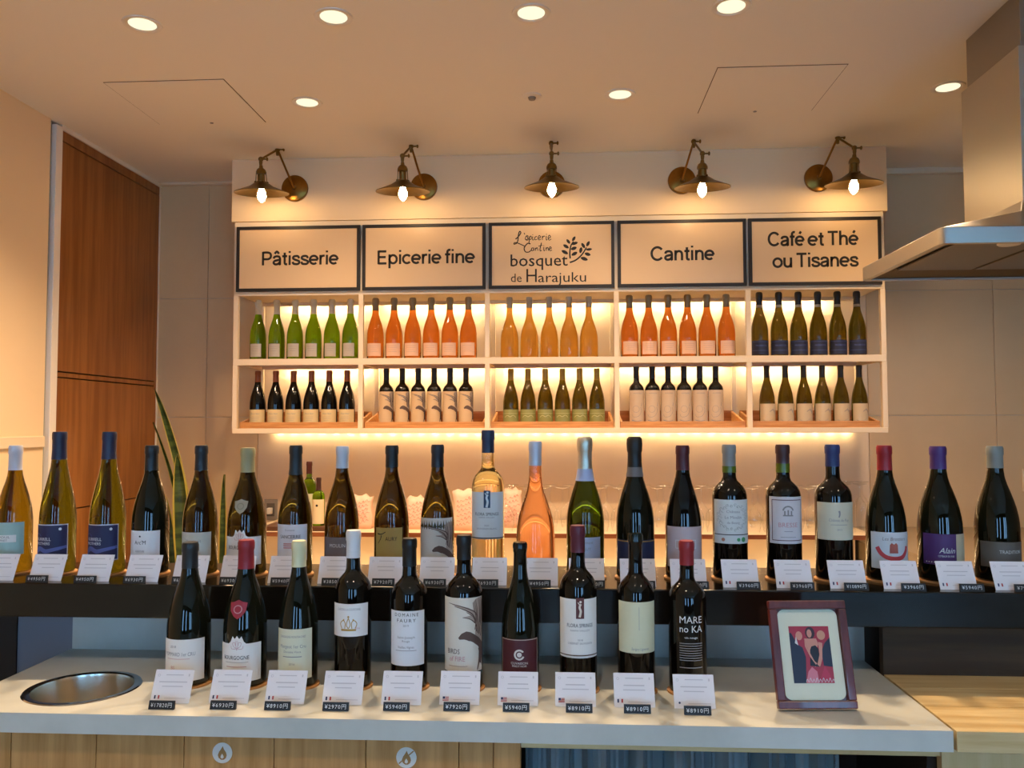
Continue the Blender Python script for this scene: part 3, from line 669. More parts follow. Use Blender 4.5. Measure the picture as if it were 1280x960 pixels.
# --- upper row on the black ledge
YB2 = 1.93; A2 = Px(1.89/FPX, .35)
LN = ['aqua-label bottle','navy-label bottle nearest the jamb','navy-label bottle before the cupboard','plain white-label black bottle','beige-grey-label bottle','gold-capsule Bourgogne bottle','Sancerre bottle','grey-brown-label bottle','gold Faury-label bottle','eagle-label bottle on the ledge',
      'pale wine Flora Springs bottle','curvy rosé bottle','silver-foil sparkling bottle','black sparkling bottle','pinkish-label bottle','ornate white-label bottle','red-bordered-label bottle','blue-capsule bottle','red ribbon crest bottle','purple-label bottle','grey Tradition bottle']
LEDX = [(20,557),(75,540),(137,540),(190,557),(252,557),(310,560),(370,557),(428,558),(490,557),(547,556),(610,538),(669,552),(731,546),(793,546),(853,557),(911,556),(978,556),(1040,556),(1105,557),(1172,558),(1243,558)]
def lbx(i, kind, Rr, gm, label, cy=None, lab=None, band=None, **k):
    px, py = LEDX[i]; p = onY(px, py, YB2); H = p.z-ZL-.004
    coaster(p.x, YB2, ZL, Rr+.004, 'round cork coaster under the '+LN[i], 'coasters on the black ledge')
    if lab: lab = (lab[0], A2.z(lab[2]), A2.z(lab[1]), lab[3])
    if band: band = (A2.z(band[1]), A2.z(band[0]), band[2])
    return bottle(p.x, YB2, ZL+.004, kind, H, Rr, gm, label, cz=A2.z(cy) if cy else None, lab=lab, band=band, dz=onY(px, 650, YB2-Rr).z-ZL-.004-A2.z(650), **k)
lbx(0, 'burgundy', .040, G_yel, 'yellow-green bottle with white capsule and aqua label, at far left of the ledge', cap=foil('cfd0dc'), cy=587, lab=(1.15,653.5,695,paper('a3c4bf')),
    prints=[(A2.box(-18,16,669.5,679), paper('e7e9e6')), (A2.t('PICPOUL',672.5,3,22,-2), M_grey), (A2.t('DE PINET',676.5,2.4,16,-2), M_grey)])
for i, wh in ((1,'nearest the white jamb'), (2,'in front of the wooden cupboard')):
    hill = A2.st([(-23,696),(-12,687),(-2,690),(8,688),(23,685)], 7, 3.5); hill.ring(-15*A2.k, A2.z(674), 6*A2.k, 6.5*A2.k, .4, 3.0)
    nm = A2.t('BURRELL',675,4,21,-6); A2.t('BROTHERS',680.5,3.6,21,-7,nm); A2.dots([(15,662,1.8)], nm)
    lbx(i, 'flute', .040, G_olive2, 'tall olive bottle with navy cap and navy label, '+wh, cap=foil('262b45'), cy=573, lab=(1.12,656,702,paper('ccd0dc')),
        prints=[(A2.box(-24,23.6,657.2,700.8), paper('282a50')), (hill, mat('label_blue','5a64a0',.6)), (nm, paper('dfe2ea'))])
lbx(3, 'burgundy', .0415, G_black, 'black burgundy bottle with black capsule and plain white label, before the cupboard corner', cap=foil('20262b'), cy=588, lab=(.98,664,700.5,paper('e5e4e4')),
    prints=[(A2.t("Arc'M",679,5,15,-2), M_ink), (A2.dots([(-2,671,1.2)]), M_ink), (A2.t('AVENTURE',690,2.4,12,-2), M_grey)])
lbx(4, 'burgundy', .0395, G_olived, 'dark olive burgundy bottle with black capsule and beige-grey label, beside the snake plant', cap=foil('20262b'), cy=588, lab=(1.05,666,703,paper('c6c2b4')), prints=[(A2.t('Meursault',677,4,20), M_grey), (A2.t('Domaine',686,2.5,12), M_grey)])
lbx(5, 'burgundy', .0445, G_olived, 'wide olive bottle with gold capsule, beige shoulder seal and Bourgogne label', cap=foil('a89f74'), cy=591, lab=(1.15,671.5,707,paper('e9e6e1')), bump=bumpf(.0155,.0135),
    prints=[(emblem(A2.z(671.5),.0095), M_pinkink), (A2.t('BOURGOGNE',685,4.6,28,-2), M_ink)], shield=(A2.z(633),.0150,foil('a89b80'),paper('8d8168')))
lbx(6, 'burgundy', .0395, G_olived, 'dark olive bottle with black capsule and white Sancerre label', cap=foil('22282b'), cy=594, lab=(1.05,656,702,paper('dedce0')),
    prints=[(A2.t('SANCERRE',671.5,4.4,27), M_ink), (A2.t('Domaine',663,2.4,12), M_grey), (A2.ln((680,682.5,685),18,1,1.6), M_pinkink)])
lbx(7, 'burgundy', .0395, G_brown, 'brown-green bottle with pale blue-white capsule and grey-brown label', cap=foil('c3cbd6'), cy=586, lab=(1.0,672,702,paper('6e6260')), prints=[(A2.t('MOULIN',682.5,4.4,20), paper('d6cfcb'))])
fau = A2.t('AURY',674,5,15,4); A2.st([(-15,667.5),(-9,668),(-3,665)], 1.6, .8, fau); A2.st([(-9,669.5),(-10,674),(-14,680)], 1.2, .6, fau)
lbx(8, 'burgundy', .0400, G_brown, 'brown-green bottle with black capsule and square gold Faury label', cap=foil('1d1f22'), cy=585, lab=(.85,660,706,paper('ab8c48')), prints=[(fau, M_ink)])
eb = eagle(1.22*.039, A2.z(722), A2.z(649), True)
lbx(9, 'burgundy', .0390, G_brown, 'brown-green bottle with dark navy capsule and eagle print label', cap=foil('23242c'), cy=585, lab=(1.22,648,714,paper('c9c3b8')), prints=[(eb[1], M_eagle2), (eb[0], M_eagle)])
lbx(10, 'bordeaux', .0375, G_pale, 'clear bottle of pale yellow wine with navy capsule and Flora Springs label', cap=foil('26344f'), cy=567, lab=(1.25,615.5,674,paper('d6d8d6')),
    prints=[(A2.box(-3.6,4.6,613.5,635), paper('27415f')), (figure_w(A2,624.5,.5), paper('c9d6dc')), (A2.t('FLORA SPRINGS',643,3.8,31), M_ink), (A2.t('NAPA VALLEY',647,2,20), M_grey), (A2.t('2020',657,2), M_grey), (A2.t('SAUVIGNON BLANC',661,2.2,26), M_grey), (A2.ln((672.5,),50,0,1.2), M_ink)])
lbx(11, 'curvy', .0445, G_rose, 'curvy clear bottle of rosé wine with silver-white capsule', cap=foil('c3c7d1', .3), cy=584)
lbx(12, 'champagne', .0430, G_greend, 'green sparkling wine bottle with silver foil and pale blue label', cap=mat('crinkled_silver_foil','d0cbb8',.35,.8,bump=.6,bscale=160), cy=589, lab=(.85,671.5,710,paper('a9b4cc')), band=(588,603,paper('a9b4d2')), prints=[(A2.t('Crémant',678,4,18), M_grey), (A2.t('BRUT',686,3.4,12), M_grey)])
lbx(13, 'champagne', .0430, G_black, 'black sparkling wine bottle with black foil, grey neck badge and navy label', cap=foil('201c1a'), cy=588, lab=(1.3,675,712,paper('232c4c')), band=(586,598,paper('6f6864')), prints=[(A2.ln((676.5,),58,0,1.2), M_gold)])
lbx(14, 'burgundy', .0405, G_red, 'dark red wine bottle with maroon capsule and pinkish-grey label', cap=foil('52242b'), cy=590, lab=(1.2,658.5,708,paper('c3b1b2')), prints=[(A2.frame(-13,13,674.5,685,.7), M_tagw), (A2.t('CÔTES',680,3.2,12), M_grey)])
orn = Flat()
for k in range(26):
    a = k/26*2*math.pi; x = .036*math.cos(a)*(1-.1*(k%2)); z = A2.z(647)+.028*math.sin(a)*(1-.1*(k%2)); orn.ring(x, z, .0022, .0030, 0, 4.6, 8); orn.ring(x*.80, z, .0015, .0021, 2, 6, 8)
M_gneck = mat('green_neck','55661f',.2)
lbx(15, 'bordeaux', .0385, G_red, 'bordeaux bottle with grey capsule and ornate white label with green dots', cap=foil('8a8a86'), cy=585, lab=(1.25,625.5,679,paper('d7dad6')), band=(585,593,M_gneck),
    prints=[(orn, mat('faded_ink','90968f',.7)), (A2.t('Château',640,3.4,16), M_grey), (A2.t('Le Moulin',647,3.6,20), M_grey), (A2.t('du Bourg',653.5,3,15), M_grey), (A2.ln((668,),50,0,1), M_ink), (A2.dots([(6,674,2.2)]), mat('green_dot','4d9a62',.6)), (A2.dots([(12.5,674,3)]), mat('green_dot','4d9a62',.6)), (A2.dots([(-12,674,2.2)]), mat('orange_dot','b87a62',.6))])
bld = A2.box(-6,6,644,645.5); A2.box(-4.8,-3,639,644,bld); A2.box(-.9,.9,638,644,bld); A2.box(3,4.8,639,644,bld); bld.ring(0,A2.z(639.5),5*A2.k,6.8*A2.k,.15,math.pi-.15)
lbx(16, 'bordeaux', .0385, G_red, 'bordeaux bottle with brown-maroon capsule and red-bordered white label', cap=foil('46292a'), cy=582, lab=(1.15,622,679,paper('d3cfd2')), band=(582,593,M_gneck),
    prints=[(A2.frame(-20,20,625.5,675.5,.9), mat('maroon_border','5c2b37',.6)), (bld, M_grey), (A2.t('BRESSE',656.5,5.6,23), M_pinkink), (A2.ln((664,),10,0,.6), M_grey), (A2.ln((671,),18,0,.6), M_grey)])
lbx(17, 'bordeaux', .0400, G_red, 'bordeaux bottle with blue capsule and wide cream label', cap=foil('2d3a68'), cy=586, lab=(1.3,629,674.5,paper('cfcab2')), prints=[(A2.st([(0,639),(.6,643),(-.4,647)], 2.4, 1.4), M_grey), (A2.t('Château du Puy',650.5,3.4,24), M_grey), (A2.ln((656,),20,0,.5), M_grey), (A2.t('2015',662,2.2), M_grey)])
crest = A2.pl([(-4.5,680),(-2.5,677.5),(0,679.5),(2.5,677.5),(4.5,680),(5,690),(-5,690)])
lbx(18, 'burgundy', .0430, G_black, 'dark bottle with bright red capsule and pale label with red ribbon crest', cap=foil('96222c'), cy=591, lab=(1.15,665,709,paper('cdd3d8')),
    prints=[(A2.st([(-19,683),(-15,690),(-8,695),(2,696.5),(11,694.5),(17,688),(18.5,682)], 5, 5), mat('ribbon_red','c2454c',.6)), (crest, mat('crest_red','a85a4c',.6)), (A2.t('Les Brottiers',673,4.2,28,1,shear=.2), M_grey)])
lbx(19, 'burgundy', .0465, G_black, 'dark bottle with purple capsule and purple-and-cream label', cap=foil('4d3270'), cy=590, lab=(1.2,667,704,paper('4a2a63')),
    prints=[(A2.box(8,30.5,667.2,703.8), paper('c3b99b')), (A2.t('Alain',687,6.5,18,-3,shear=.35), M_tagw), (A2.t('COTEAUX DU SUD',693.5,2.2,18,-4), M_tagw), (A2.dots([(-26+3*k,701,.7) for k in range(10)]), M_tagw)])
lbx(20, 'burgundy', .0455, G_black, 'dark bottle with grey capsule and dark grey Tradition label, at far right of the ledge', cap=foil('7f8580'), cy=589, lab=(1.25,676.5,707,paper('5d564e')), prints=[(A2.t('TRADITION',688.5,4,27,4), paper('c9c4bc'))])

# --- rack bottles
def FF(*calls):
    F = Flat()
    for c in calls: getattr(F, c[0])(*c[1:-1], **c[-1]) if isinstance(c[-1], dict) else getattr(F, c[0])(*c[1:])
    return F
RK = []
def rack_row(col, low, n, xa, xb, kind, H, Rr, gm, what, cap=None, cz=.8, lab=None, prints=(), band=None):
    zb = (ZRB+.009) if low else ZM1; pf = prof(kind, H, Rr)
    ms = [('glass_body', body_mesh(pf, gm, 24))]
    if cap: ms.append(('capsule', cap_mesh(pf, cap, cz*H, 20)))
    if band: ms.append(('neck_band', cap_mesh(pf, band[2], band[0]*H, 20, .0009, 'neck_band', band[1]*H)))
    if lab: ms.append(('label', label_mesh(pf, lab[3], lab[0]*Rr, lab[1]*H, lab[2]*H, n=14)))
    pm = [F.mesh('label_print', m, wrapT(pf, .0011+.0003*k_), .006) for k_, (F, m) in enumerate(prints)]
    for i in range(n):
        px = xa+(xb-xa)*i/(n-1); p = onY(px, 480, 4.30)
        t = thing('wine_bottle', '%s, %s %s the %s sign' % (what, nth(i,n), 'on lower shelf below' if low else 'under', SG[col]),
                  'bottle', (p.x, 4.30, zb), random.uniform(-.06,.06), '%s row of rack bottles under the %s sign' % ('lower' if low else 'upper', SG[col]))
        L = None
        for nm, me in ms:
            o = link(nm, me, t)
            if nm == 'label': L = o
        for me in pm: link('label_print', me, L or t)
rack_row(0, 0, 6, 322, 437.5, 'champagne', .318, .0425, G_green, 'green sparkling bottle', foil('cdbfa0'), .76, (.75,.05,.265,paper('b3a898')), [(lines(Flat(),0,.07,3,.012,.02,.001), M_grey)])
rack_row(1, 0, 6, 469, 585.5, 'champagne', .322, .0440, G_org, 'orange rosé bottle', foil('8f7a58'), .80, (.95,.05,.255,paper('e3b595')), [(lines(Flat(),0,.068,4,.01,.024,.0008), M_grey)])
rack_row(2, 0, 5, 637, 736.5, 'curvy', .318, .0470, G_amb, 'amber rosé bottle', foil('b3a58e'), .83)
rack_row(3, 0, 6, 787.5, 909, 'champagne', .322, .0440, G_org, 'orange rosé bottle', foil('8f7a58'), .80, (.95,.05,.255,paper('e3b595')), [(lines(Flat(),0,.068,4,.01,.024,.0008), M_grey)])
rack_row(4, 0, 6, 950.5, 1073, 'champagne', .330, .0425, G_olive, 'olive navy-label bottle', foil('1d1f26'), .80, (1.35,.03,.245,paper('232940')), [(FF(('rect',-.05,.05,.074,.0752,12),('text','PROSECCO',0,.055,.011),('rect',-.05,.05,.030,.0312,12)), mat('label_blue','5a64a0',.6))], (.76,.80,paper('b3a58e')))
rack_row(0, 1, 6, 322.5, 434, 'burgundy', .292, .0415, G_red, 'dark burgundy bottle', foil('8a4a26'), .80, (1.35,.03,.305,paper('d6bd8c')), [(FF(('text','Pinot Noir',0,.067,.011,{'shear':.3})), M_grey), (lines(Flat(),0,.05,3,.009,.02,.0008), M_grey)])
er = eagle(1.4*.0378, .018, .180)
rack_row(1, 1, 6, 483, 582.5, 'bordeaux', .300, .0378, G_red, 'black eagle-label bottle', foil('191412'), .80, (1.4,.06,.60,paper('cfae86')), [(er[1], M_eagle2), (er[0], M_eagle)])
rack_row(2, 1, 6, 638.5, 746, 'burgundy', .295, .0400, G_olive, 'olive khaki-label bottle', foil('a8842f'), .80, (1.35,.03,.29,paper('8d8a50')), [(FF(('rect',-.045,.045,.064,.066,10),('stroke',[(-.03,.045),(-.015,.055),(0,.048),(.015,.056),(.03,.045)],.003)), paper('bdb684'))])
swl = FF(('stroke',[(-.03,.06),(-.02,.045),(.005,.05),(.02,.075),(.015,.095)],.0015),('ring',-.008,.085,.016,.0172),('stroke',[(.02,.10),(.022,.12)],.003,.001),('text','HUMAGNE',0,.165,.0085,{'width':.04}),('stroke',[(-.03,.03),(-.005,.024),(.02,.028)],.004,.002))
rack_row(3, 1, 6, 795.5, 894.5, 'bordeaux', .302, .0380, G_red, 'black swirl-label bottle', foil('191412'), .80, (1.35,.055,.60,paper('c9ae92')), [(swl, M_grey)])
hz = Flat()
for k in range(5): hz.stroke([(.002+.004*k,.07+.004*k),(.02+.003*k,.08-.002*k),(.036,.05+.008*k)], .004, .002)
hz.stroke([(-.03,.03),(-.01,.02),(.02,.035)], .003, .001)
rack_row(4, 1, 6, 958.5, 1074, 'burgundy', .303, .0390, G_olive, 'olive sketch-label bottle', foil('2c2416'), .80, (1.3,.02,.365,paper('cdb592')), [(hz, M_eagle2)])

# wooden trays in the lower bays
for i in range(5):
    a = posts[i]+pw+.004; b = posts[i+1]-pw-.004
    t = thing('wooden_tray', 'sloping-sided oak tray under the lower bottles below the %s sign' % SG[i], 'tray', ((a+b)/2, YS+.03, ZRB), 0, 'oak trays in the rack')
    w = (b-a)/2; D = .31
    MB().box(-w+.012, w-.012, .012, D-.012, 0, .008).build('tray_base', M_oakt, t)
    MB().box(-w, w, 0, .012, 0, .032).build('front_lip', M_oakt, t, bevel=.001)
    MB().box(-w, w, D-.012, D, 0, .09).build('back_board', M_oakt, t, bevel=.001)
    for s in (-1, 1):
        xa, xb = sorted((s*w, s*(w-.012)))
        MB().hexa([(xa,.012,0),(xb,.012,0),(xb,D-.012,0),(xa,D-.012,0),(xa,.012,.032),(xb,.012,.032),(xb,D-.012,.085),(xa,D-.012,.085)]).build('side_board', M_oakt, t)

# ------------------------------------------------------------------ bar: ledge, counter, base
tag(MB().box(-2.1, 2.2, 1.80, 2.085, ZL-.074, ZL).build('bottle_ledge', M_ledge, bevel=.003), 'long polished black stone ledge carrying the upper bottle row', 'ledge')
base = thing('ledge_cabinet', 'cabinet below the black ledge with concrete, blue-grey and black panels', 'cabinet', (0, 1.942, 0))
MB().box(-1.163, .672, 0, .03, 0, ZL-.0745).build('concrete_splashback', M_stone, base)
MB().box(-1.303, -1.1635, .008, .03, 0, ZL-.0745).build('blue_grey_panel', mat('blue_grey_laminate', '6f7480', .6), base)
MB().box(-2.1, -1.3035, .004, .03, 0, ZL-.0745).build('black_panel', mat('black_laminate', '0e0d0c', .6), base)
MB().box(.6725, 2.2, .0, .03, 0, ZL-.0745).build('right_panel', mat('dark_brown_laminate', '2c2218', .6), base)
MB().box(-2.1, 2.2, .031, .13, 0, ZL-.0745).build('carcass', M_dark, base)
# stone slab with a round opening
sxc, syc, sr = -.9675, 1.6575, .096
def slab():
    bm = bmesh.new(); xa, xb, ya, yb = -1.165, .669, 1.51, 1.9415; z0, z1 = ZT-.036, ZT
    def loop(pts, z): 
        v = [bm.verts.new((x,y,z)) for x, y in pts]; return v, [bm.edges.new((v[i], v[(i+1)%len(v)])) for i in range(len(v))]
    rect = [(xa,ya),(xb,ya),(xb,yb),(xa,yb)]; cir = [(sxc+sr*math.cos(2*math.pi*i/48), syc+sr*math.sin(2*math.pi*i/48)) for i in range(48)]
    L = []
    for z in (z0, z1):
        a, ea_ = loop(rect, z); b, eb_ = loop(cir, z); bmesh.ops.triangle_fill(bm, use_beauty=True, edges=ea_+eb_); L.append((a, b))
    for k in (0, 1):
        A, B = L[0][k], L[1][k]; n = len(A)
        for i in range(n): bm.faces.new((A[i], A[(i+1)%n], B[(i+1)%n], B[i]))
    bmesh.ops.recalc_face_normals(bm, faces=bm.faces)
    me = bpy.data.meshes.new('stone_counter'); bm.to_mesh(me); bm.free(); me.materials.append(M_stone); return link('stone_counter', me)
tag(slab(), 'pale grey concrete counter top with round steel bin opening', 'counter top')
t = thing('counter_bin', 'round stainless steel bowl sunk into the left of the counter', 'sink', (sxc, syc, ZT))
MB().lathe([(.0945,.0008),(.098,.0022),(.108,.0022),(.110,.0004)], 48).build('rim', M_chrome, t, True)
MB().lathe([(.0945,.0008),(.0935,-.005),(.091,-.055),(.084,-.085),(.05,-.098),(0,-.1)], 48).build('bowl', mat('satin_steel', 'dcd6c8', .24, 1), t, True)
# counter base with oak boards
cb = thing('oak_bar_front', 'oak-boarded bar front under the concrete counter', 'bar front', (0, 1.53, 0))
zb_ = ZT-.0365
xx = [-1.16, -1.03, -.866, -.699, -.53, -.36, -.19, -.127]
for a, b in zip(xx, xx[1:]): MB().box(a+.0008, b-.0008, 0, .02, .06, zb_).build('board', M_oak, cb, bevel=.0008)
MB().box(-.1265, -.0785, -.004, .03, .06, zb_-.003).build('post', M_oak, cb, bevel=.001)
MB().box(-.0775, .655, .0, .02, zb_-.015, zb_).build('rail', M_oakx, cb, bevel=.001)
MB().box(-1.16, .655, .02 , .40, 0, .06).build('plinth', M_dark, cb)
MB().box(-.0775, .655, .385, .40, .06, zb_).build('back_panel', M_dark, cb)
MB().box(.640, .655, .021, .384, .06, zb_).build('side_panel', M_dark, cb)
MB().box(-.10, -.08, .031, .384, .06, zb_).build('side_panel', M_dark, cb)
# clear vinyl curtain in the opening
cv = MB(); n = 120; xa, xb = -.072, .50; yy = lambda u: 1.575+.012*math.sin(u*46)+.007*math.sin(u*113+1)+.004*math.sin(u*211)
for i in range(n+1):
    u = i/n; x = xa+(xb-xa)*u; cv.v += [(x, yy(u)+.01*math.sin(u*29), .15), (x, yy(u), zb_-.016), (x, yy(u)+.001, zb_-.016), (x, yy(u)+.01*math.sin(u*29)+.001, .15)]
for i in range(n):
    for k in range(4): cv.f.append((4*i+k, 4*i+4+k, 4*i+4+(k+1)%4, 4*i+(k+1)%4))
tag(cv.build('vinyl_curtain', mat('clear_vinyl', '8fa9b3', .06, trans=.55, ior=1.4, spec=.8), None, True), 'wrinkled clear plastic sheet hanging below the counter', 'curtain')
# wooden side counter right of the stone slab
sc_ = thing('wood_counter', 'pale oak counter to the right of the concrete counter', 'counter', (.675, 1.51, 0))
for k, (a, b) in enumerate(((0,.13),(.131,.24),(.241,.3285))): MB().box(0, 1.5, a, b, ZT-.036, ZT-.0005).build('plank', M_oakx, sc_, bevel=.0008)
MB().box(-.018, 1.5, .02, .04, .0, ZT-.0365).build('front_panel', mat('light_oak_panel','d3b685',.5,noise=1.2,nscale=4,col2='c7a872',stretch=(9,9,.6)), sc_)
MB().box(0, 1.5, .329, .35, 0, ZT+.10).build('splash_board', wood('dark_oak','463520','35271a','x',4,.75), sc_)

# flame stickers on the oak boards
def sticker(px, py, slash, label):
    p = onY(px, py, 1.5295); t = thing('flame_sticker', label, 'sticker', (p.x, 1.5295, p.z)); T = lambda o: (lambda s, z: (s, -o, z))
    MB().lathe([(0,0),(.0185,0),(.0185,.0006),(0,.0006)], 40, M=Matrix.Rotation(math.pi/2,3,'X')).build('disc', mat('sticker_white','d5d3cc',.6), t)
    o = mat('sticker_brown','9c7442',.6)
    Flat().poly([(.0008,.0125),(.003,.007),(.0072,.001),(.0085,-.004),(.007,-.009),(.003,-.0122),(-.002,-.0122),(-.0065,-.009),(-.0082,-.004),(-.006,.002),(-.003,.006)]).build('flame', o, t, T(.0009))
    Flat().poly([(0,-.001),(.0025,-.005),(.003,-.008),(0,-.0103),(-.003,-.008),(-.0025,-.005)]).build('flame_core', mat('sticker_white','d5d3cc',.6), t, T(.0012))
    if slash: Flat().stroke([(-.0135,-.0105),(.0135,.0125)], .0022).build('slash', o, t, T(.0014))
sticker(278, 941, False, 'round white sticker with a flame, on the oak boards at left')
sticker(508, 947, True, 'round white sticker with a crossed-out flame, near the oak post')

# ------------------------------------------------------------------ cards and price tags
FLAG = {'fr': [('27335c',0,.004),('e8e4e4',.004,.007),('b5383a',.007,.0105)]}
def price_card(cx, cy, cz, tx, ty, price, flag, what, group, cpx=None):
    W_, Hh = .0762, .061; tl = R(24)
    t = thing('price_card', 'white printed description card '+what, 'card', (cx, cy, cz), 0, group)
    T = lambda o: (lambda s, v: (s, v*math.sin(tl)-o*math.cos(tl), v*math.cos(tl)+o*math.sin(tl)))
    th = .0009; f = T(0); b_ = T(-th)
    MB().hexa([f(-W_/2,0), f(W_/2,0), b_(W_/2,0), b_(-W_/2,0), f(-W_/2,Hh), f(W_/2,Hh), b_(W_/2,Hh), b_(-W_/2,Hh)]).build('card_face', M_card, t)
    e = b_(0,Hh*.8); MB().hexa([(-.006,e[1]+.018,0),(.006,e[1]+.018,0),(.006,e[1]+.0188,0),(-.006,e[1]+.0188,0),(-.006,e[1],e[2]),(.006,e[1],e[2]),(.006,e[1]+.0008,e[2]),(-.006,e[1]+.0008,e[2])]).build('rear_prop', M_card, t)
    F = Flat(); rnd = random.Random(int(cx*1e4))
    F.rect(-.016,.018,.0505,.0522); w1 = .018+.01*rnd.random(); F.rect(-w1,w1,.0375,.0395); w2 = .014+.012*rnd.random(); F.rect(-w2,w2,.0295,.0312)
    F.ring(-.030,.0505,.0018,.0026,n=10); F.rect(.028,.0305,.049,.0535); F.rect(-.012,.030,.0085,.0095)
    F.build('card_print', mat('card_ink','cbc6ca',.7), t, T(.0003))
    if flag == 'fr':
        for (a, m) in ((0, M_blue), (.0075, M_red)): Flat().rect(-.032+a,-.029+a,.0075,.014).build('flag_print', m, t, T(.0004))
    elif flag == 'us':
        Flat().rect(-.032,-.0275,.0105,.0145).build('flag_print', M_blue, t, T(.0004))
        G = Flat()
        for k in range(4): G.rect(-.032 if k < 2 else -.027,-.0205,.0065+.0022*k,.0077+.0022*k)
        G.build('flag_print', M_red, t, T(.0004))
    elif flag == 'dot': Flat().disc(-.028,.010,.002,10).build('flag_print', M_blue, t, T(.0004))
    if tx is None: return
    q = thing('price_tag', 'small black price plate reading ¥%s, %s' % (price, what), 'price tag', (tx, ty, cz), 0, group.replace('cards','price tags'))
    w = .0245; s2 = R(18); U = lambda o: (lambda s, v: (s, v*math.sin(s2)-o, v*math.cos(s2)))
    MB().hexa([(-w,0,0),(w,0,0),(w,.006,0),(-w,.006,0),(-w,.0045,.0145),(w,.0045,.0145),(w,.0075,.0145),(-w,.0075,.0145)]).build('plate', M_tag, q)
    Flat().text('¥%s円' % price, 0, .0073, .0098, spacing=1.2, width=.040).build('digits', M_tagw, q, U(.0004))
FC = [(187,236,184,218,879,'17820','fr'),(260,310,262,294,879,'6930','fr'),(330,380,330,362,880,'8910','fr'),(402,452,403,435,881,'2970','fr'),(476,526,479,511,881,'5940','fr'),
      (549,599,555,586,881,'7920','us'),(622,672,629,661,882,'5940','us'),(694,745,708,740,883,'8910','us'),(768,819,781,813,884,'8910','fr'),(843,895,856,889,886,'8910','dot')]
for (a, b, c, d, y, pr, fl), nm in zip(FC, FN):
    p = onZ((a+b)/2, y, ZT); q = onZ((c+d)/2, y+8, ZT); price_card(p.x, p.y, ZT, q.x, min(q.y, p.y-.010), pr, fl, 'in front of the '+nm, 'cards on the stone counter')
LC = [(-45,2,None,'','' ),(19,62,35,'4950',''),(80,124,97,'4950',''),(143,187,160,'6930',''),(204,248,222,'6930',''),(265,309,283,'6930',''),(327,371,348,'5940',''),(391,435,413,'3850',''),(455,499,477,'7920',''),(521,565,542,'6930',''),
      (588,632,608,'6930',''),(653,697,674,'4950',''),(712,756,742,'4950',''),(777,821,805,'6930',''),(840,886,872,'5940',''),(905,952,936,'3960','fr'),(973,1019,1003,'3960','fr'),(1040,1087,1070,'10890','fr'),(1106,1155,1141,'3960','fr'),(1176,1226,1213,'5940','fr'),(1245,1295,1281,'7920','fr')]
for (a, b, c, pr, fl), nm in zip(LC, LN):
    k = (a+b)/2; y = 730.5+(k/1280)*8; p = onZ(k, y, ZL)
    q = onZ(c, y, ZL) if c is not None else None
    price_card(p.x, 1.828, ZL, q.x if q else None, 1.812, pr, fl, 'in front of the '+nm, 'cards on the black ledge')

# ------------------------------------------------------------------ photo frame
pa = onZ(970, 886, ZT); pb = onZ(1071, 887.5, ZT)
t = thing('photo_frame', 'dark red wooden photo frame with cream mount standing on the counter', 'photo frame', ((pa.x+pb.x)/2, (pa.y+pb.y)/2, ZT), R(-3)); t.rotation_euler = (0,0,R(4))
fwid = .0735; fh = .195; lean = R(16)
LT = lambda o: (lambda s, v: (s, v*math.sin(lean)-o*math.cos(lean), v*math.cos(lean)+o*math.sin(lean)))
def lbox(x0,x1,v0,v1,o0,o1):
    a = LT(o0); b = LT(o1); return MB().hexa([a(x0,v0),a(x1,v0),b(x1,v0),b(x0,v0),a(x0,v1),a(x1,v1),b(x1,v1),b(x0,v1)])
M_mah = wood('mahogany', '6a2a24', '521c19', 'z', 5, .3, .3)
bw = .0152; z_ = .001
for (x0,x1,v0,v1) in ((-fwid,fwid,z_,bw),(-fwid,fwid,fh-bw,fh),(-fwid,-fwid+bw,bw+.0002,fh-bw-.0002),(fwid-bw,fwid,bw+.0002,fh-bw-.0002)): lbox(x0,x1,v0,v1,.014,0).build('frame_bar', M_mah, t, bevel=.002)
lbox(-fwid+bw, fwid-bw, bw, fh-bw, .004, 0).build('backing', M_mah, t)
mw, m0, m1, cr = fwid-bw-.001, bw+.001, fh-bw-.001, .014
mp = []
for cx, cv_, a0 in ((mw-cr,m0+cr,-90),(mw-cr,m1-cr,0),(-mw+cr,m1-cr,90),(-mw+cr,m0+cr,180)):
    for k in range(7): a = R(a0+15*k); mp.append((cx+cr*math.cos(a), cv_+cr*math.sin(a)))
mo = link('mount', Flat().poly(mp).mesh('mount', paper('dcdcc4'), LT(.006)), t)
iw = .038; i0, i1 = .046, .148
ph = link('photo', Flat().rect(-iw,iw,i0,i1).mesh('photo', mat('photo_red','a8283a',.35), LT(.0066)), t)
U = lambda x, y: (-iw+2*iw*x, i0+(i1-i0)*y)
def blob(name, pts, m, o): Flat().poly([U(*p_) for p_ in pts]).build(name, m, ph, LT(o))
def ell(cx, cy, rx, ry, n=14): return [(cx+rx*math.cos(2*math.pi*k/n), cy+ry*math.sin(2*math.pi*k/n)) for k in range(n)]
M_suit = mat('photo_navy','262436',.4); M_skin = mat('photo_skin','cf8d78',.4); M_hair = mat('photo_hair','3a2226',.4); M_drs = mat('photo_black','1d161a',.4); M_fair = mat('photo_fair','cc9274',.4)
blob('figure', [(0,0),(.30,0),(.36,.45),(.30,.62),(.18,.68),(.05,.88),(0,.88)], M_suit, .0070); blob('figure', ell(.24,.83,.085,.08), M_skin, .0070); blob('figure', [(.12,.70),(.16,.82),(.2,.66)], mat('photo_white','d8d0cc',.4), .0072)
blob('figure', [(.78,.30),(1,.28),(1,.80),(.86,.70),(.76,.55)], M_suit, .0070); blob('figure', [(.80,.30),(1,0),(.62,0)], mat('photo_crimson','b92c48',.4), .0071)
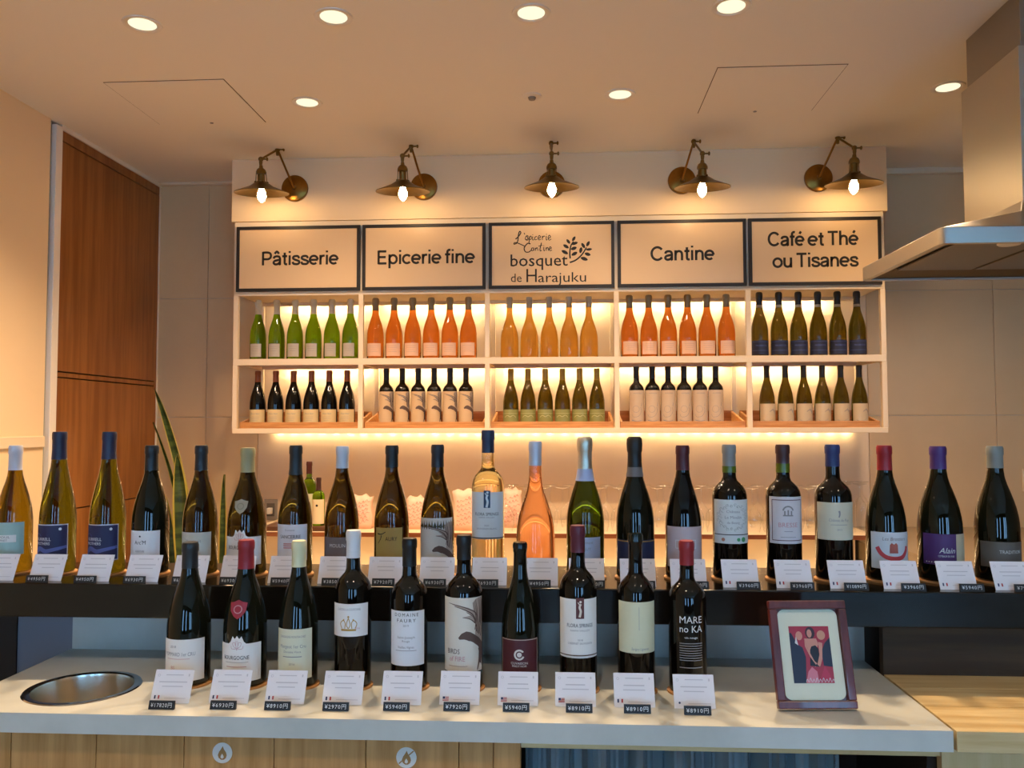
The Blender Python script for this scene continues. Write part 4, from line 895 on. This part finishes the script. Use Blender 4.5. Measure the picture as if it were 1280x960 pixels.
blob('figure', ell(.52,.88,.12,.11), M_hair, .0071); blob('figure', [(.36,.78),(.66,.78),(.70,.68),(.62,.55),(.72,.34),(.56,.28),(.40,.66)], M_skin, .0072)
blob('figure', [(.44,.30),(.70,.28),(.69,.60),(.62,.66),(.52,.64),(.48,.58)], M_drs, .0074); blob('figure', ell(.50,.87,.062,.075), M_skin, .0074)
blob('figure', ell(.79,.84,.105,.085), M_fair, .0073); blob('figure', [(.70,.72),(.80,.70),(.76,.42),(.68,.28),(.62,.32),(.70,.50)], M_skin, .0075)
blob('figure', [(.36,.76),(.42,.60),(.56,.38),(.62,.34),(.58,.32),(.46,.46),(.36,.64)], M_skin, .0076)
blob('figure', [(.30,.0),(.62,0),(.60,.20),(.48,.28),(.38,.20)], mat('photo_pink','d57a86',.4), .0073)
SC = Flat()
for k in range(9): SC.stroke([U(.30+.08*k,.02), U(.33+.08*k,.07+.02*(k%2)), U(.36+.08*k,.015)], .0008)
SC.build('handwriting', M_tagw, ph, LT(.0079))
st = LT(0); MB().hexa([(-.02,fh*.6*math.sin(lean)+.055,0),(.02,fh*.6*math.sin(lean)+.055,0),(.02,fh*.6*math.sin(lean)+.058,0),(-.02,fh*.6*math.sin(lean)+.058,0)]+[tuple(Vector(st(a,fh*.6))+Vector((0,dy,0))) for a, dy in ((-.02,.001),(.02,.001),(.02,.004),(-.02,.004))]).build('easel_leg', M_mah, t)

# ------------------------------------------------------------------ back counter
ZBK = EYE-.524
bk = thing('back_counter', 'back counter with thin red-brown edge and lit recess below', 'counter', (0, 4.02, 0))
bx0, bx1 = onY(300,665,4.02).x, 1.46
MB().box(bx0, bx1, 0, YB-.012-4.02, ZBK-.018, ZBK).build('counter_board', mat('cream_laminate','dcc6a6',.35), bk)
MB().box(bx0, bx1, -.004, 0, ZBK-.02, ZBK+.001).build('edge_strip', wood('edge_wood','8a4f2c','6f3b1e','x',6,.4), bk)
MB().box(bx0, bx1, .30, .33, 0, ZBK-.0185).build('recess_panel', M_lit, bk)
MB().box(bx0, bx1, .03, .30, .62, .65).build('lower_shelf', mat('cream_laminate','dcc6a6',.35), bk)
MB().box(bx0, bx1, .04, .06, 0, .6195).build('front_panel', mat('cream_laminate','dcc6a6',.35), bk)
led_strip(bx0+.1, bx1-.05, 4.24, .652, 'warm LED strip inside the recess of the back counter', 'LED strips in the back counter', .08, up=True, dm=M_led2)
rc = thing('kitchen_counter', 'brown kitchen counter below the hood at the right', 'counter', (1.48, 3.3, 0))
MB().box(0, 1.8, 0, 1.29, .86, .90).build('counter_board', mat('grey_brown_top','8a7862',.35), rc, bevel=.003)
MB().box(0, 1.8, .03, 1.29, 0, .8595).build('cabinet_body', mat('brown_laminate','76664f',.5), rc)

# upside-down wine glasses
gl = MB().lathe([(.034,0),(.041,.03),(.043,.06),(.038,.09),(.022,.112),(.007,.124),(.0042,.135),(.004,.19),(.006,.205),(.034,.212),(.036,.2135),(.033,.2145),(0,.2155)], 24).mesh('wine_glass', thin_glass('clear_glass'), True)
tall = MB().lathe([(.026,0),(.029,.05),(.030,.10),(.027,.135),(.016,.155),(.005,.17),(.004,.21),(.006,.226),(.032,.233),(.033,.2345),(0,.236)], 24).mesh('wine_glass', thin_glass('clear_glass'), True)
for row, (y, n, px0_, px1_) in enumerate(((4.12,18,632,1035),(4.27,18,640,1042))):
    PXS = [px0_+(px1_-px0_)*i/(n-1) for i in range(n)]; slot = {}
    for q in PXS: slot.setdefault(sum(1 for b in LEDX if b[0] <= q)-1, []).append(q)
    for k, L_ in slot.items():
        for i, q in enumerate(L_):
            o = link('wine_glass', gl, None, (onY(q, 640, y).x, y, ZBK)); pos = {1:'', 2:('left of two, ','right of two, ')[i] if len(L_) == 2 else '', 3:('left of three, ','middle of three, ','right of three, ')[i%3], 4:('first','second','third','fourth')[i%4]+' of four, '}[len(L_)]
            tag(o, '%s-row upturned glass, %sbehind and right of the %s' % (('front','rear')[row], pos, LN[k]), 'wine glass', 'upturned glasses on the back counter')
for i, (px, y) in enumerate(((1056,4.12),(1075,4.12),(1060,4.27),(1078,4.27))):
    o = link('wine_glass', tall, None, (onY(px,640,y).x, y, ZBK)); tag(o, 'taller upturned narrow glass, %s of four at the right end of back counter' % ('front left','front right','rear left','rear right')[i], 'wine glass', 'narrow upturned glasses on the back counter')

# pink printed bags
M_bag = mat('pink_bag','e0b49c',.5,bump=.2,bscale=30); M_bagp = mat('bag_print','b8504c',.6)
def bag(px, y, w, h, label):
    x = onY(px, 640, y).x; t = thing('printed_bag', label, 'bag', (x, y, ZBK), 0, 'pink bags on the back counter'); d = .045
    bm = bmesh.new(); bmesh.ops.create_cube(bm, size=1); bmesh.ops.subdivide_edges(bm, edges=bm.edges[:], cuts=5, use_grid_fill=True); rr = random.Random(int(px))
    for v in bm.verts:
        X, Y_, Z = v.co; k = Z+.5; sq = 1-.62*max(0, k-.45)/.55
        v.co = (X*w*(1+.10*math.sin(k*7+px))*(1-.12*(abs(X*2)**4)*0), Y_*2*d*sq*(1-.25*(2*X)**2)+.003*math.sin(X*19+Z*11+px), k*h*(1-.05*(2*X)**2*k)+(.008*math.sin(X*14+px)*k))
    me = bpy.data.meshes.new('pouch'); bm.to_mesh(me); bm.free(); me.polygons.foreach_set('use_smooth',[True]*len(me.polygons)); me.materials.append(M_bag); link('pouch', me, t)
    def front(s, z):
        k = z/h; X = s/w; return (s, -(d*(1-.62*max(0,k-.45)/.55)*(1-.25*(2*X)**2))-.006, z)
    F = Flat()
    for r in range(6):
        z = h*.2+r*h*.115; x = -w*.36
        while x < w*.3:
            q = .010+.012*rr.random(); F.stroke([(x,z+.3*x),(x+q*.3,z+.3*x+.008*rr.random()+.003),(x+q*.6,z+.3*x-.003*rr.random()),(x+q,z+.3*x+.006*rr.random())], .0022, .0014); x += q+.003
    F.build('script_print', M_bagp, t, front)
bag(452,4.2,.115,.165,'pink-and-white printed bag behind the pale-capsule bottle'); bag(521,4.2,.10,.16,'pink printed bag between the gold-label and eagle-label bottles')
bag(585,4.15,.14,.20,'tall pink bag with red script beside the clear wine bottle'); bag(640,4.28,.10,.195,'pink bag to the right of the clear wine bottle')

# small bottles, boards and socket at the left of the back counter
bpos = onY(398,660,4.12); p2 = onY(386,660,4.22)
cbd = MB().box(-.16,.16,-.10,.10,0,.022).build('chopping_board', wood('dark_board','5d3a24','472a18','x',6,.4), None, bevel=.003, loc=(onY(375,660,4.16).x, 4.16, ZBK)); tag(cbd, 'dark wooden board lying under the two small green bottles', 'board')
zbd = ZBK+.022
def topz(px, py, y): return onY(px, py, y).z
bottle(bpos.x, 4.12, zbd, 'bordeaux', topz(398,597,4.12)-zbd, .031, G_green, 'small green bottle with dark cap and pale label on the wooden board', cap=foil('3a1f18'), cz=.74*(topz(398,597,4.12)-zbd), lab=(1.3,.01,.13,paper('d9c39c')), prints=[(FF(('disc',.0,.10,.006,12)), M_ink)], seg=24)
bottle(p2.x, 4.22, zbd, 'bordeaux', topz(386,577,4.22)-zbd, .036, G_green, 'taller green bottle with brown cap behind the small one on the wooden board', cap=foil('4a1f16'), cz=.80*(topz(386,577,4.22)-zbd), lab=(1.3,.03,.15,paper('cfcaa0')), seg=24)
p = onY(339,637,YB); t = thing('wall_socket', 'grey metal wall socket plate with white insert', 'socket', (p.x, YB, p.z))
MB().box(-.038,.038,-.007,-.0005,-.058,.058).build('plate', mat('socket_grey','9c948a',.35,.6), t, bevel=.002)
MB().box(-.022,.022,-.0095,-.0072,-.036,.036).build('insert', mat('socket_dark','5d564e',.5), t)
MB().box(-.012,.012,-.04,-.0098,-.022,.012).build('plug', mat('plug_white','e6dccb',.5), t, bevel=.003)
p = onY(1279,600,YB-.002); t = thing('wall_switch', 'white switch plate on the tiled wall at far right', 'switch', (p.x+.03, YB, p.z))
MB().box(-.035,.035,-.008,-.0005,-.06,.06).build('plate', M_white, t, bevel=.002); MB().box(-.012,.012,-.012,-.0082,-.02,.02).build('rocker', M_jamb, t)

# ------------------------------------------------------------------ snake plant
pt = thing('snake_plant', 'snake plant with yellow-edged upright leaves in a tall grey planter', 'plant', (-1.97, 4.25, 0))
MB().lathe([(0,.004),(.10,0),(.105,.01),(.125,.74),(.12,.75),(.112,.75),(.108,.71)], 32).build('planter', mat('planter_grey','77746a',.6), pt, True)
MB().lathe([(0,.715),(.109,.71)], 24).build('soil', mat('soil','33261a',.9,bump=.8,bscale=60), pt)
M_leaf = mat('snake_leaf','4a5a2c',.4,noise=2.2,nscale=7,col2='26361a',stretch=(1,1,5)); M_leafy = mat('snake_leaf_edge','b7a544',.4)
def leaf(pts, w, tw=0, y0=0):
    """pts: pixels from root to tip at depth; flat blade with rounded cross-section"""
    P = [onY(px, py, 4.25+y0+dy)-pt.location for px, py, dy in pts]; n = 18; G = MB(); E = MB()
    def cat(t):
        k = t*(len(P)-1); i = min(int(k), len(P)-2); u = k-i; a = P[max(i-1,0)]; b = P[i]; c = P[i+1]; d = P[min(i+2,len(P)-1)]
        return .5*(2*b+(c-a)*u+(2*a-5*b+4*c-d)*u*u+(3*b-a-3*c+d)*u**3)
    for i in range(n+1):
        t = i/n; c = cat(t); d = (cat(min(1,t+.02))-cat(max(0,t-.02))).normalized(); s = Vector((math.cos(tw), math.sin(tw), 0)); s = (s-d*s.dot(d)).normalized(); nn = s.cross(d)
        ww = w*(min(1,.55+1.2*t) if t < .4 else 1)*max(.03, 1-max(0,(t-.5)/.5)**2.2)
        for q, k in ((-1,.2),(-.7,.6),(0,1),(.7,.6),(1,.2)):
            G.v.append(tuple(c+s*ww*q*.8+nn*(-.004*k-.012*(1-q*q)*0+.010*q*q)))
        for q in (-1,1):
            for e in (.76,1): E.v.append(tuple(c+s*ww*q*e+nn*(.008+.001*e)))
    G2 = MB(); G2.v = G.v+[tuple(Vector(v)+Vector((0,.003,0))) for v in G.v]; m = len(G.v)
    for i in range(n):
        for k in range(4):
            a = 5*i+k; G2.f.append((a,a+1,a+6,a+5)); G2.f.append((m+a+5,m+a+6,m+a+1,m+a))
        G2.f.append((5*i,5*i+5,m+5*i+5,m+5*i)); G2.f.append((5*i+4,m+5*i+4,m+5*i+9,5*i+9))
        for k in (0,2): a = 4*i+k; E.f.append((a,a+1,a+5,a+4))
    o = G2.build('leaf', M_leaf, pt, True); E.build('leaf_edge', M_leafy, o, True)
leaf([(243,735,0),(238,660,0),(225,590,-.02),(207,525,-.03),(193,486,-.03)], .021, .4)
leaf([(228,735,-.03),(228,680,-.04),(226,620,-.04),(222,567,-.04)], .042, .15)
leaf([(276,735,-.02),(279,690,-.03),(280,640,-.03),(281,593,-.03)], .021, -.2)
leaf([(238,735,.03),(228,660,.03),(212,590,.02),(191,528,.02)], .011, .8)
leaf([(250,735,.04),(256,690,.05),(262,650,.05),(266,625,.06)], .030, .4)
leaf([(220,735,.02),(214,690,.03),(208,650,.03),(204,615,.03)], .030, .8)

# ------------------------------------------------------------------ range hood
ZH = EYE+.533
hd = thing('range_hood', 'stainless steel island range hood with telescopic chimney', 'range hood', (1.63, 2.865, ZH))
hx, hy = .505, .335
def rrect(wx, wy, r, n=5):
    o = []
    for cx, cy, a0 in ((wx-r,-wy+r,-90),(wx-r,wy-r,0),(-wx+r,wy-r,90),(-wx+r,-wy+r,180)):
        for k in range(n+1): a = R(a0+90*k/n); o.append((cx+r*math.cos(a), cy+r*math.sin(a)))
    return o
def ringstack(levels, m, name, smooth=True, closed_top=False):
    g = MB(); n = len(levels[0][0])
    for pts, z in levels: g.v += [(x,y,z) for x, y in pts]
    for k in range(len(levels)-1):
        for i in range(n): j_ = (i+1) % n; g.f.append((k*n+i, k*n+j_, (k+1)*n+j_, (k+1)*n+i))
    if closed_top: g.f.append(tuple((len(levels)-1)*n+i for i in range(n)))
    return g.build(name, m, hd, smooth)
ringstack([(rrect(hx-.022,hy-.022,.01),.006),(rrect(hx-.022,hy-.022,.01),0),(rrect(hx,hy,.022),0),(rrect(hx,hy,.022),.047),(rrect(hx-.003,hy-.003,.02),.050)], M_steel, 'rim')
ringstack([(rrect(hx-.003,hy-.003,.02),.050),(rrect(.205,.205,.004),.125),(rrect(.195,.195,.004),.16)], M_steel, 'canopy')
ug = MB(); n = 24; o_ = rrect(hx-.022,hy-.022,.01); q_ = rrect(hx-.09,hy-.09,.005)
ug.v = [(x,y,.006) for x, y in o_]+[(x,y,.03) for x, y in q_]
for i in range(n): j_ = (i+1) % n; ug.f.append((j_, i, n+i, n+j_))
ug.build('inner_lip', M_steeld, hd)
for k in range(3):
    a = -hx+.095+k*.275; f_ = MB().box(a, a+.262, -hy+.095, hy-.095, .022, .03).build('grease_filter', M_steeld, hd, bevel=.002)
for s in (-1, 1):
    MB().lathe([(0,.004),(.03,.004),(.034,.008)], 24, (s*.3+.02, -hy+.06, 0)).build('hood_lamp', mat('frosted_lens','d8d2c6',.3), hd, True)
MB().box(-.19,.19,-.19,.19,.135,EYE+1.19-ZH).build('lower_sleeve', M_steel, hd, bevel=.002)
MB().box(-.175,.175,-.175,.175,EYE+1.18-ZH,ZC-ZH-.0005).build('upper_sleeve', mat('upper_steel','a39c92',.32,1), hd, bevel=.002)
